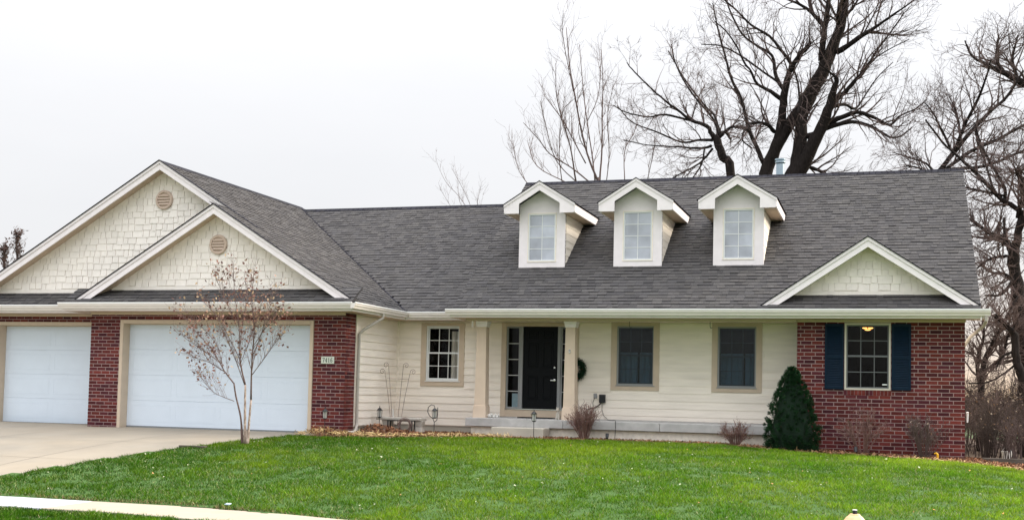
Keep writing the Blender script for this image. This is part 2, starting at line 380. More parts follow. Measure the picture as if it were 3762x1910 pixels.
# ------------------------------------------------------------------ HOUSE
H = thing('house', (0, 0, 0), 'brick and cream siding house with grey shingle roof, three dormers and attached garage', 'house')
ZF, OH, MS = 2.849, .4926, .684                 # soffit height, eave overhang, roof slope
ZE = ZF+.20                                     # roof plane height at the fascia line
YP, YG, YL = .9736, -2.0428, -1.31              # porch wall, garage front, recessed single-garage front
XGC = -13.09                                    # garage corner
LB, HB = .2318, .0813                           # brick length and course

def sub_intervals(a, b, cuts):
    seg = [(a, b)]
    for c, d in cuts:
        n = []
        for p, q in seg:
            if d <= p or c >= q: n.append((p, q)); continue
            if c > p: n.append((p, c))
            if d < q: n.append((d, q))
        seg = n
    return seg
def wall_cells(a0, a1, z0, z1, ops):
    zs = sorted({z0, z1} | {z for o in ops for z in (max(z0, o[2]), min(z1, o[3]))})
    out = []
    for p, q in zip(zs[:-1], zs[1:]):
        m = (p+q)/2
        for a, b in sub_intervals(a0, a1, [(o[0], o[1]) for o in ops if o[2] < m < o[3]]): out.append((a, b, p, q))
    return out
def wall_y(name, x0, x1, yf, yb, z0, z1, ops, m):
    mb = MB()
    for a, b, p, q in wall_cells(x0, x1, z0, z1, ops): mb.box(a, b, yf, yb, p, q)
    return mb.build(name, m, H)

# ---- bricks: collected, then the 300 that show largest become objects
BR = []                     # (parent, centre, axis, length, height)
def bricks_y(parent, x0, x1, y, ztop, zbot, off, ops, yjit=.0):
    k = 0; z = ztop
    while z > zbot:
        z1, z0 = z, max(z-HB, zbot)
        if z1-z0 > .025:
            st = x1 - (off[k % 2])*LB
            edges = [x1]+[st-i*LB for i in range(int((x1-x0)/LB)+3)]
            for e1, e0 in zip(edges[:-1], edges[1:]):
                for a, b in sub_intervals(max(e0, x0), min(e1, x1), [(o[0], o[1]) for o in ops if o[2] < (z0+z1)/2 < o[3]]):
                    if b-a > .03: BR.append((parent, ((a+b)/2, y, (z0+z1)/2), 'y', b-a-.0155, z1-z0-.0155))
        z -= HB; k += 1
def bricks_x(parent, y0, y1, x, ztop, zbot, off):
    k = 0; z = ztop
    while z > zbot:
        z1, z0 = z, max(z-HB, zbot)
        if z1-z0 > .025:
            e = [y0]+[y0+off[k % 2]*LB+i*LB for i in range(int((y1-y0)/LB)+3)]
            for a, b in zip(e[:-1], e[1:]):
                a, b = max(a, y0), min(b, y1)
                if b-a > .03: BR.append((parent, (x, (a+b)/2, (z0+z1)/2), 'x', b-a-.0155, z1-z0-.0155))
        z -= HB; k += 1

W4 = (-2.411, -1.473, 1.364, 2.781)
bw = wall_y('brick_wall', -3.39, -.015, .005, .20, -.6, ZF-.005, [W4], M_mortar)
bricks_y(bw, -3.405, 0, 0, 2.72+HB, -.35, (1.0, .33), [W4, (W4[0]-.02, W4[1]+.02, W4[2]-.115, W4[2]+.001)])
for i in range(13):                               # rowlock sill under the window
    w = (W4[1]-W4[0]+.04)/13
    BR.append((bw, (W4[0]-.02+w*(i+.5), -.008, W4[2]-.058), 'y', w-.010, .105))
gops = [(-18.946, -13.87, -1, 2.671)]
gw = wall_y('garage_brick_wall', -19.765, XGC-.012, YG+.005, YG+.20, -.4, ZF-.005, gops, M_mortar)
bricks_y(gw, -19.78, XGC, YG, 2.7561+HB, -.2, (.9, .4), gops)
gr = MB().box(XGC-.19, XGC-.005, YG+.201, -1.49, -.4, ZF-.005).build('brick_return', M_mortar, H)
bricks_x(gr, YG+.052, -1.49, XGC-.0, 2.7561+HB, -.2, (.45, .95))
lops = [(-23.12, -20.1, -1, 2.655)]
lw = wall_y('single_garage_wall', -24.0, -19.60, YL+.005, YL+.2, -.4, ZF-.005, lops, M_mortar)
bricks_y(lw, -24.0, -19.79, YL, 2.80, -.2, (.9, .4), lops)
# left return of the big pier
MB().box(-19.77, -19.62, YG+.201, YL-.001, -.4, ZF-.006).build('pier_return', M_mortar, H)

def brick_mesh(L, h, axis):
    b = MB(); d = .05
    if axis == 'y': b.box(-L/2, L/2, 0, d, -h/2, h/2)
    else: b.box(-d, 0, -L/2, L/2, -h/2, h/2)
    return b.mesh('brick')
def place_bricks():
    area = []
    for i, (p, c, ax, L, h) in enumerate(BR):
        u, v = proj(c); vis = 0 < u < 3762 and 0 < v < 1910
        a = L*h*px_m(c)**2*(1 if ax == 'y' else .3)*(1 if vis else 0)
        area.append((-a, i))
    area.sort(); top = {i for _, i in area[:300]}; cache = {}; rest = {}
    for i, (p, c, ax, L, h) in enumerate(BR):
        j = RND.uniform(-.0025, .0025)
        c2 = (c[0]+(j if ax == 'x' else 0), c[1]+(j if ax == 'y' else 0), c[2])
        if i in top:
            key = (round(L, 2), round(h, 3), ax)
            if key not in cache: cache[key] = brick_mesh(L, h, ax); cache[key].materials.append(M_brick)
            link('brick', cache[key], None, p, c2)
        else:
            mb = rest.setdefault(p.name, (MB(), p))[0]
            if ax == 'y': mb.box(c2[0]-L/2, c2[0]+L/2, c2[1], c2[1]+.05, c2[2]-h/2, c2[2]+h/2)
            else: mb.box(c2[0]-.05, c2[0], c2[1]-L/2, c2[1]+L/2, c2[2]-h/2, c2[2]+h/2)
    for mb, p in rest.values():
        o = mb.build('brick_field', M_brick, p); tag(o, kind='stuff')
place_bricks()

# ---- siding
SZ = [.322+.1763*k for k in range(16)]
def siding_y(x0, x1, y, ops, zmax, parent, zs=SZ, ax='y', out=-1, m=None, zfun=None):
    m = m or M_cream
    for z0 in zs:
        z1 = min(z0+.1763+.012, zmax)
        if z1-z0 < .03: continue
        cuts = [(o[0], o[1]) for o in ops if o[2] < z0+.09 < o[3] or (o[2] < z0+.02 and o[3] > z0+.02) or (o[2] < z1-.03 and o[3] > z1-.03)]
        for a, b in sub_intervals(x0, x1, cuts):
            if b-a < .02: continue
            mb = MB(); t0, t1 = .021, .003
            if ax == 'y':
                mb.prism([(a, y, z0), (a, y+out*t0, z0), (a, y+out*t1, z1), (a, y, z1)], (b-a, 0, 0))
            else:
                mb.prism([(y, a, z0), (y+out*t0, a, z0), (y+out*t1, a, z1), (y, a, z1)], (0, b-a, 0))
            mb.build('board', m, parent)
W1 = (-12.318, -11.443, 1.395, 2.734); W1T = (-12.458, -11.327, 1.270, 2.80)
W2 = (-7.554, -6.672, 1.376, 2.750); W2T = (-7.693, -6.554, 1.263, 2.844)
W3 = (-5.219, -4.349, 1.370, 2.746); W3T = (-5.350, -4.224, 1.261, 2.844)
DOP = (-10.385, -8.47, .56, 2.82)
pw = wall_y('porch_wall', XGC+.001, -3.406, YP+.001, YP+.15, .30, ZF-.006, [W1, W2, W3, (DOP[0]+.05, DOP[1]-.05, .3, DOP[3]-.03)], M_cream)
siding_y(XGC+.05, -3.406, YP, [W1T, W2T, W3T, DOP], ZF-.003, pw)
sw = MB().box(XGC-.15, XGC-.001, -1.489, YP+.15, .30, ZF-.006).build('garage_side_wall', M_cream, H)
siding_y(-1.40, YP-.02, XGC, [], ZF-.003, sw, ax='x', out=1)
MB().box(XGC-.001, XGC+.018, -1.488, -1.40, .30, ZF-.004).build('corner_board', M_cream, H, bevel=.003)
MB().box(XGC+.002, XGC+.05, YP-.05, YP-.001, .30, ZF-.004).build('corner_board', M_cream, H, bevel=.003)
MB().box(XGC-.16, XGC-.02, -1.488, YP+.14, -.5, .299).build('foundation', M_conc, H)
MB().box(XGC-.02, -10.7, YP+.02, YP+.14, -.5, .299).build('foundation', M_conc, H)
MB().box(-10.74, -3.41, -.12, .2, -.5, .352).build('foundation', M_found, H)
# unseen sides close the house
ext = MB(); ext.box(-.19, -.012, .201, 10.9, -.6, ZF-.01); ext.box(-13.0, -.2, 10.75, 10.9, -.6, ZF-.01); ext.box(-24.0, -13.01, 10.0, 10.15, -.6, ZF-.01); ext.box(-24.0, -23.85, YL+.21, 9.99, -.6, ZF-.01)
ext.build('rear_wall', M_cream, H)
floor_ = MB().box(-23.8, -.2, 1.2, 9.9, .3, .5); floor_.build('floor', M_room, H)

# ---- rings, windows
def ring(mb, x0, x1, z0, z1, w, y0, y1, wb=None, wt=None):
    wb = wb or w; wt = wt or w
    mb.box(x0, x0+w, y0, y1, z0, z1); mb.box(x1-w, x1, y0, y1, z0, z1)
    mb.box(x0+w, x1-w, y0, y1, z0, z0+wb); mb.box(x0+w, x1-w, y0, y1, z1-wt, z1)
    return mb
def window(R, y, cols, rows, fm, sm, bm_, glass, trim=None, screen=False, blind=None, room=True):
    x0, x1, z0, z1 = R; zm = (z0+z1)/2 - .01
    w = ring(MB(), x0, x1, z0, z1, .038, y-.012, y+.09).build('window', fm, H, bevel=.003)
    if trim:
        t = MB(); ring(t, trim[0], trim[1], trim[2], trim[3], x0-trim[0]-.001, y-.032, y+.0, z0-trim[2]-.001, max(.03, trim[3]-z1-.001)); t.build('casing', M_tan, w, bevel=.003)
        MB().box(x0-.02, x1+.02, y-.05, y-.033, z0-.022, z0-.002).build('sill', fm, w, bevel=.003)
    a0, a1 = x0+.039, x1-.039
    for nm, p, q, yy in (('upper_sash', zm+.014, z1-.039, y+.035), ('lower_sash', z0+.039, zm-.014+.04, y+.012)):
        s = ring(MB(), a0, a1, p, q, .026, yy, yy+.02).build(nm, sm, w, bevel=.002)
        g0, g1, h0, h1 = a0+.026, a1-.026, p+.026, q-.026; bwid = .016
        cw = (g1-g0-(cols-1)*bwid)/cols; rh = (h1-h0-(rows-1)*bwid)/rows
        for i in range(1, cols): MB().box(g0+i*cw+(i-1)*bwid, g0+i*(cw+bwid), yy+.003, yy+.016, h0, h1).build('muntin', bm_, w)
        for j in range(1, rows):
            for i in range(cols): MB().box(g0+i*(cw+bwid), g0+i*(cw+bwid)+cw, yy+.004, yy+.015, h0+j*rh+(j-1)*bwid, h0+j*(rh+bwid)).build('muntin', bm_, w)
        for i in range(cols):
            for j in range(rows):
                xx, zz_ = g0+i*(cw+bwid), h0+j*(rh+bwid)
                MB().face([(xx, yy+.0095, zz_), (xx+cw, yy+.0095, zz_), (xx+cw, yy+.0095, zz_+rh), (xx, yy+.0095, zz_+rh)])
                pm = MB(); pm.box(xx-.001, xx+cw+.001, yy+.008, yy+.011, zz_-.001, zz_+rh+.001); pm.build('pane', glass, w)
    if screen:
        MB().box(a0, a1, y+.002, y+.004, z0+.039, z1-.039).build('screen', M_screen, w)
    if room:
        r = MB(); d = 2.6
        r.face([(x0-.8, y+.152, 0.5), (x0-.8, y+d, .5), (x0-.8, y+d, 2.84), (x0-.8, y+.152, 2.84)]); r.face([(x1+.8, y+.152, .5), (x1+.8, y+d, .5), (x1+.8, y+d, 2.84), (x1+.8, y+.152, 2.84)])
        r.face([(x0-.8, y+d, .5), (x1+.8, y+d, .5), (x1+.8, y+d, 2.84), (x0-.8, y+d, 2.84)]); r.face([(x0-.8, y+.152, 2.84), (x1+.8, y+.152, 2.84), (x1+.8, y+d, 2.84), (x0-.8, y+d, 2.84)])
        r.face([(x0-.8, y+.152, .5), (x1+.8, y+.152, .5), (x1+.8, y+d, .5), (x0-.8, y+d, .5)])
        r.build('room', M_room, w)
    return w
w1 = window(W1, YP, 3, 2, M_white, M_white, M_white, M_glass, W1T)
w2 = window(W2, YP, 3, 2, M_greyv, M_darkv, M_darkv, M_glass, W2T, True)
w3 = window(W3, YP, 3, 2, M_greyv, M_darkv, M_darkv, M_glass, W3T, True)
w4 = window(W4, 0., 3, 2, M_wframe, M_wbar, M_wbar, M_glass)
# curtains hang inside the two porch windows and part of the first
def curtain(x0, x1, z0, z1, y, m, par, name='curtain'):
    mb = MB(); mb.smooth = True; n = 40
    for i in range(n):
        a, b = x0+(x1-x0)*i/n, x0+(x1-x0)*(i+1)/n
        f = lambda x: y+.025*math.sin((x-x0)*46)+.012*math.sin((x-x0)*97+1)
        mb.face([(a, f(a), z0), (b, f(b), z0), (b, f(b), z1), (a, f(a), z1)])
    me = mb.build(name, m, par)
for W, wnd, gap in ((W2, w2, .53), (W3, w3, .66)):
    g = W[0]+(W[1]-W[0])*gap
    curtain(W[0]-.05, g-.02, 1.2, 2.15, YP+.26, M_curtain, wnd); curtain(g+.02, W[1]+.05, 1.2, 2.15, YP+.26, M_curtain, wnd)
curtain(-11.78, -11.40, 1.2, 2.62, YP+.30, M_blind, w1)
MB().box(-1.64, -1.54, .036, .038, 1.475, 1.50).build('sticker', M_white, w4)

# shutters
for x0, x1 in ((-2.815, -2.425), (-1.458, -1.068)):
    s = MB(); ring(s, x0, x1, 1.372, 2.768, .045, -.036, -.006, .06, .06); s.box(x0+.045, x1-.045, -.036, -.006, 2.02, 2.08)
    so = s.build('shutter', M_shutter, H, bevel=.003)
    lv = MB()
    for za, zb in ((1.434, 2.018), (2.082, 2.706)):
        n = int((zb-za)/.036)
        for k in range(n):
            z = za+(zb-za)*(k+.5)/n
            lv.prism([(x0+.046, -.034, z-.020), (x0+.046, -.031, z-.023), (x0+.046, -.010, z+.017), (x0+.046, -.013, z+.020)], (x1-x0-.092, 0, 0))
    lv.build('louvers', M_shutter, so); MB().box(x0+.04, x1-.04, -.0088, -.006, 1.42, 2.72).build('back_panel', M_shutter, so)

# ---- front door with sidelights
D0, D1, DZ0, DZ1 = -9.852, -8.992, .775, 2.732
dr = MB(); dr.box(D0, D1, YP+.045, YP+.085, DZ0, DZ1); door = dr.build('front_door', M_door, H)
dw = D1-D0; st = .115; pwid = (dw-3*st)/2
for i in range(2):
    a = D0+st+i*(pwid+st)
    for p, q in ((DZ0+.22, DZ0+.78), (DZ0+.98, DZ0+1.56), (DZ0+1.66, DZ0+1.84)):
        pm = MB(); ring(pm, a, a+pwid, p, q, .03, YP+.034, YP+.046); pm.box(a+.045, a+pwid-.045, YP+.036, YP+.046, p+.045, q-.045); pm.build('door_panel', M_door, door, bevel=.006)
MB().lathe((D1-.075, YP+.045, 1.92-.16), [(.028, 0), (.028, -.012), (.02, -.02)], 12, 'y').build('deadbolt', M_steel, door)
kn = MB(); kn.lathe((D1-.075, YP+.045, 1.62-.16), [(.03, 0), (.03, -.008), (.012, -.012), (.012, -.035)], 12, 'y'); kn.box(D1-.165, D1-.062, YP+.0, YP+.014, 1.445, 1.47); kn.build('door_handle', M_steel, door)
for sx0, sx1 in ((-10.262, D0-.075), (D1+.075, -8.58)):
    sl = MB(); ring(sl, sx0, sx1, DZ0, DZ1, .035, YP+.02, YP+.08); so = sl.build('sidelight', M_greyv, H, bevel=.003)
    a0, a1, n = sx0+.035, sx1-.035, 5; ph = (DZ1-DZ0-.07-(n-1)*.014)/n
    for k in range(n):
        z = DZ0+.035+k*(ph+.014); MB().box(a0-.001, a1+.001, YP+.050, YP+.054, z-.001, z+ph+.001).build('pane', M_glass, so)
        if k: MB().box(a0, a1, YP+.044, YP+.06, z-.014, z).build('muntin', M_white, so)
fr = MB(); fr.box(DOP[0], -10.263, YP-.03, YP+.09, .575, DOP[3]); fr.box(-8.579, DOP[1], YP-.03, YP+.09, .575, DOP[3]); fr.box(-10.262, -8.58, YP-.03, YP+.09, DZ1+.001, DOP[3])
fr.build('door_casing', M_tan, H, bevel=.004)
fr = MB(); fr.box(D0-.074, D0-.001, YP+.0, YP+.09, DZ0, DZ1); fr.box(D1+.001, D1+.074, YP+.0, YP+.09, DZ0, DZ1); fr.build('door_post', M_greyv, H, bevel=.003)
MB().box(-10.262, -8.58, YP-.05, YP+.10, DZ0-.028, DZ0-.001).build('threshold', M_steel, H, bevel=.004)
MB().box(-10.261, -8.581, YP-.03, YP+.09, .575, DZ0-.029).build('riser_board', M_tan, H, bevel=.003)
hall = MB()
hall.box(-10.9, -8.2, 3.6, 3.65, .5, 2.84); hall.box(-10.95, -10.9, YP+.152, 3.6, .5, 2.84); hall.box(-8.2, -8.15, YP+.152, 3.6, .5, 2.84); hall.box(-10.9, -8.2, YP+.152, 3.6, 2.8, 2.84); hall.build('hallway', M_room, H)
MB().box(-10.18, -9.97, YP+.25, YP+.28, .80, 1.13).build('hall_basket', M_curtain, H, bevel=.01)

# ---- garage doors
def garage_door(x0, x1, z0, z1, y, wallY, wid, left=True):
    h = (z1-z0)/4; root = MB().box(x0+.02, x1-.02, y+.02, y+.05, z0+.02, z1-.02).build('garage_door', M_garage, H)
    n = max(2, round((x1-x0)/1.2))
    for k in range(4):
        s = MB(); s.box(x0, x1, y+.006, y+.03, z0+k*h+.0018, z0+(k+1)*h-.0018); so = s.build('door_section', M_garage, root, bevel=.003)
        pwd = (x1-x0-.12*(n+1))/n
        for i in range(n):
            a = x0+.12+i*(pwd+.12); pm = MB(); ring(pm, a, a+pwd, z0+k*h+.10, z0+(k+1)*h-.10, .02, y+.0035, y+.0065)
            pm.box(a+.03, a+pwd-.03, y+.004, y+.0065, z0+k*h+.13, z0+(k+1)*h-.13); pm.build('raised_panel', M_garage, so, bevel=.0015)
    MB().box(x0, x1, y, y+.03, z0-.035, z0-.001).build('bottom_seal', M_darkv, root)
    c = MB(); f0, f1 = wallY-.025, y+.035
    c.box(x0-wid, x0-.001, f0, f1, z0-.06, z1+wid); c.box(x1+.001, x1+wid, f0, f1, z0-.06, z1+wid); c.box(x0, x1, f0, f1, z1+.001, z1+wid)
    c.build('garage_casing', M_tan, H, bevel=.004)
    st_ = MB(); st_.box(x0, x1, y-.03, y-.005, z1-.018, z1); st_.build('stop_moulding', M_tan, root)
garage_door(-18.86, -13.955, .165, 2.585, -1.80, YG, .085)
garage_door(-23.04, -20.19, .135, 2.57, -1.08, YL, .085)

# ---- roof carpentry
def slab(name, poly, down, m=M_sheath): return MB().prism(poly, (0, 0, -down)).build(name, m, H)
YR, ZR = 5.2356, 3.049+MS*(5.2356+OH)
XL, XE = -11.14, .27
ZRC, YRC = 6.41, 5.3956
GX, GZ, GS, GSL = -18.30, 6.53, .622, .593
XE_G = GX+(GZ-ZE)/GS                            # right garage eave
mainroof = slab('main_roof', [(XL, -OH-.06, ZE-.06*MS), (XE, -OH-.06, ZE-.06*MS), (XE, YR, ZR), (XL, YR, ZR)], .05)
slab('main_roof_back', [(XL, YR, ZR), (XE, YR, ZR), (XE, 11.3, ZR-MS*(11.3-YR)), (XL, 11.3, ZR-MS*(11.3-YR))], .05)
conroof = slab('link_roof', [(-12.5, YP-OH-.06, ZE-.06*MS), (XL+.4, YP-OH-.06, ZE-.06*MS), (XL+.4, YRC, ZRC), (-18.3, YRC, ZRC)], .05)
slab('link_roof_back', [(-18.3, YRC, ZRC), (XL+.4, YRC, ZRC), (XL+.4, 11.0, ZRC-MS*(11.0-YRC)), (-18.3, 11.0, ZRC-MS*(11.0-YRC))], .05)
GYB = 10.4; ex = .06
garroof = slab('garage_roof', [(XE_G+ex, -2.40, ZE-ex*GS), (XE_G+ex, YP-OH, ZE-ex*GS), (GX, YRC+.2, GZ), (GX, -1.67, GZ), (-16.33, -1.67, GZ-GS*(GX+0-(-16.33))*-1), (-16.33, -2.40, GZ-GS*(-16.33-GX))], .05)
slab('garage_roof_back', [(GX, YRC+.2, GZ), (GX+3.2, YRC+2, GZ-3.2*GS), (GX+3.2, GYB, GZ-3.2*GS), (GX, GYB, GZ)], .05)
slab('garage_roof_left', [(GX, -1.67, GZ), (GX, GYB, GZ), (-24.3, GYB, GZ-GSL*(24.3+GX)), (-24.3, -1.67, GZ-GSL*(24.3+GX))], .05)
PFX, PFZ = -16.33, GZ-GS*(-16.33-GX)
SFL = (PFZ-3.12)/(19.96-16.33)
slab('front_gable_roof', [(PFX, -2.40, PFZ), (PFX, 0.3, PFZ), (-19.96, 0.3, 3.12), (-19.96, -2.40, 3.12)], .05)
# end walls of the roof prisms, so no light leaks into the attic
e = MB(); e.prism([(XL+.32, YR, ZR-.06), (XL+.32, -OH+.1, ZE), (XL+.32, 10.9, ZR-.06-MS*(10.9-YR))], (.05, 0, 0)); e.prism([(-.06, YR, ZR-.06), (-.06, .05, ZE+.25), (-.06, 10.9, ZR-.06-MS*(10.9-YR))], (.05, 0, 0))
e.prism([(GX, 10.1, GZ-.06), (XE_G, 10.1, ZE), (-23.9, 10.1, ZE)], (0, .05, 0)); e.build('end_gable', M_cream, H)
rb = MB(); rb.prism([(XE-.02, -OH-.05, ZE-.10), (XE-.02, YR, ZR-.06), (XE-.02, YR, ZR-.22), (XE-.02, -OH-.05, ZE-.24)], (.025, 0, 0)); rb.build('rake_board', M_trimw, H)

# pent strips below the gables
def pent(x0, x1, ywall, name='pent_roof'):
    y0 = ywall-OH-.06; z0 = ZE-.06*MS
    return slab(name, [(x0, y0, z0), (x1, y0, z0), (x1, ywall+.05, z0+MS*(OH+.11)), (x0, ywall+.05, z0+MS*(OH+.11))], .05)
pf = pent(-20.22, XE_G-.02, YG); pl = pent(-24.3, -19.9, YL)

# ---- shingles
SH = []                  # (parent, origin, xaxis, upslope axis, normal, width, thick)
EXPO = .140
def shingle_plane(parent, o, xa, up, width, length, ok, x_jit=0.):
    xa, up, o = Vector(xa).normalized(), Vector(up).normalized(), Vector(o); n = xa.cross(up).normalized()
    if n.z < 0: n = -n
    rows = int(math.ceil(length/EXPO))
    for r in range(rows):
        s = r*EXPO; x = -RND.uniform(0, .25); ln = min(EXPO+.035, length-s)
        while x < width:
            w = RND.choice((.13, .16, .19, .22))
            a, b = max(x, 0), min(x+w, width)
            if b-a > .03:
                c = o+xa*((a+b)/2)+up*s
                if ok is None or ok(c): SH.append((parent, c, xa, up, n, b-a, RND.choice((.010, .012, .017, .020)), ln))
            x += w
zg = lambda x: GZ-GS*(x-GX)
zc_ = lambda y: ZE+MS*(y-YP+OH)
cs = 1/math.sqrt(1+MS*MS)
shingle_plane(mainroof, (XL, -OH-.075, ZE-.075*MS), (1, 0, 0), (0, 1, MS), XE-XL, (YR+OH+.06)/cs, lambda c: not any(abs(c.x-dx) < .45 and 1.35 < c.y < 2.6 for dx in (-9.478, -7.14, -4.80)))
shingle_plane(conroof, (-18.3, YP-OH-.075, ZE-.075*MS), (1, 0, 0), (0, 1, MS), 18.3+XL+.3, (YRC-YP+OH+.06)/cs, lambda c: c.z > zg(c.x)-.03)
cg = 1/math.sqrt(1+GS*GS)
shingle_plane(garroof, (XE_G+.075, -2.42, ZE-.075*GS), (0, 1, 0), (-1, 0, GS), 8.6, (XE_G+.075-GX)/cg, lambda c: c.z > zc_(c.y)-.03 and (c.x > -16.36 or c.y > -1.62))
shingle_plane(pf, (-20.22, YG-OH-.075, ZE-.075*MS), (1, 0, 0), (0, 1, MS), XE_G+20.20, (OH+.08)/cs, None)
shingle_plane(pl, (-24.3, YL-OH-.075, ZE-.075*MS), (1, 0, 0), (0, 1, MS), 4.4, (OH+.08)/cs, None)
def shingle_mesh(w, t, ln):
    m = MB(); g = .0015
    m.v = [(-w/2+g, 0, t), (w/2-g, 0, t), (w/2-g, ln, .001), (-w/2+g, ln, .001), (-w/2+g, 0, -.004), (w/2-g, 0, -.004)]
    m.f = [(0, 1, 2, 3), (4, 5, 1, 0), (4, 0, 3), (1, 5, 2)]
    return m
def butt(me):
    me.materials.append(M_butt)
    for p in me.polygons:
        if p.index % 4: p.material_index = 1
def place_shingles():
    area = []
    for i, (p, c, xa, up, n, w, t, ln) in enumerate(SH):
        u, v = proj(c); view = Vector(CAM)-c; f = max(0, view.normalized().dot(n))
        area.append((-(w*EXPO*px_m(c)**2*f) if (0 < u < 3762 and 0 < v < 1910) else 0, i))
    area.sort(); top = {i for _, i in area[:300]}; cache = {}; rest = {}
    for i, (p, c, xa, up, n, w, t, ln) in enumerate(SH):
        if i in top:
            key = (round(w, 2), t, round(ln, 3))
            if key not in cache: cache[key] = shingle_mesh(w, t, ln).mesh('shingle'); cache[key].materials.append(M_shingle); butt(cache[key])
            ob = link('shingle', cache[key], None, p)
            ob.matrix_local = Matrix(((xa.x, up.x, n.x, c.x), (xa.y, up.y, n.y, c.y), (xa.z, up.z, n.z, c.z), (0, 0, 0, 1)))
        else:
            mb = rest.setdefault(p.name, (MB(), p))[0]; k = len(mb.v); s = shingle_mesh(w, t, ln)
            mb.v += [tuple(c+xa*a+up*b+n*d) for a, b, d in s.v]; mb.f += [tuple(k+q for q in f) for f in s.f]
    for mb, p in rest.values():
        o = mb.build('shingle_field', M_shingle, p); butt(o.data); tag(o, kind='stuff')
place_shingles()
# ridge caps and valley
def ridge(a, b, name='ridge_cap', m=M_ridge, perp=None, sl=(MS, MS)):
    a, b = Vector(a), Vector(b); d = (b-a); L = d.length; d.normalize(); s = Vector((d.y, -d.x, 0)); mb = MB(); n = int(L/.15)
    for k in range(n):
        p, q = a+d*(L*k/n), a+d*(L*(k+1)/n+.02); h = .016
        mb.prism([p+Vector((0, 0, h+.008)), p+s*.13+Vector((0, 0, h-.13*sl[0])), p+s*.13+Vector((0, 0, h-.02-.13*sl[0])), p-s*.13+Vector((0, 0, h-.02-.13*sl[1])), p-s*.13+Vector((0, 0, h-.13*sl[1]))], (q-p))
    return mb.build(name, m, H)
ridge((XL, YR, ZR), (XE, YR, ZR)); ridge((-18.1, YRC, ZRC), (XL+.3, YRC, ZRC)); ridge((GX, -1.67, GZ), (GX, YRC+.3, GZ), sl=(GS, GSL))
va = MB(); v0 = Vector((XE_G, YP-OH+0.0, ZE)); v1 = Vector((-18.1, YRC, ZRC)); d = v1-v0
va.tube([v0+d*t+Vector((0, 0, .012)) for t in np.linspace(0, 1, 12)], .018, 5); va.build('valley_flashing', M_ridge, H)

# ---- gable fronts
SK = []
def clip_poly(poly, half):            # keep points with a*x+b*z<=c
    a, b, c = half; out = []
    for i in range(len(poly)):
        p, q = poly[i], poly[(i+1) % len(poly)]; dp, dq = a*p[0]+b*p[1]-c, a*q[0]+b*q[1]-c
        if dp <= 0: out.append(p)
        if dp*dq < 0: t = dp/(dp-dq); out.append((p[0]+(q[0]-p[0])*t, p[1]+(q[1]-p[1])*t))
    return out
def shakes(parent, y, peak, sl, sr, zb, course=.158):
    """staggered shingle siding inside a triangle with apex peak, slopes sl/sr, base zb"""
    px, pz = peak; z = zb+.085; k = 0
    halves = [(-sl, 1, -sl*px+pz), (sr, 1, sr*px+pz)]
    while z < pz:
        x = px-(pz-z)/sl-.3-RND.uniform(0, .2)
        while x < px+(pz-z)/sr+.3:
            w = RND.choice((.13, .18, .18, .24, .30)); dz = RND.choice((0, .0, .018, .022, -.012))
            poly = [(x+.008, z+dz), (x+w-.008, z+dz), (x+w-.008, z+course+.03), (x+.008, z+course+.03)]
            for h in halves: poly = clip_poly(poly, h) if poly else poly
            if len(poly) >= 3:
                ar = abs(sum(poly[i][0]*poly[(i+1) % len(poly)][1]-poly[(i+1) % len(poly)][0]*poly[i][1] for i in range(len(poly))))/2
                if ar > .0012: SK.append((parent, y, poly, k))
            x += w
        z += course; k += 1
def shake_mb(mb, y, poly, off=(0, 0)):
    zlo = min(p[1] for p in poly); zhi = max(p[1] for p in poly)
    n = len(mb.v); kk = len(poly); P = list(poly)
    ar = sum(P[i][0]*P[(i+1) % kk][1]-P[(i+1) % kk][0]*P[i][1] for i in range(kk))
    if ar < 0: P.reverse()
    fr = [(p[0]-off[0], y-.024+.014*(p[1]-zlo)/(zhi-zlo+1e-6), p[1]-off[1]) for p in P]; bk = [(p[0]-off[0], y, p[1]-off[1]) for p in P]
    mb.v += fr+bk; mb.f.append(tuple(range(n, n+kk)))
    for i in range(kk): j = (i+1) % kk; mb.f.append((n+j, n+i, n+kk+i, n+kk+j))
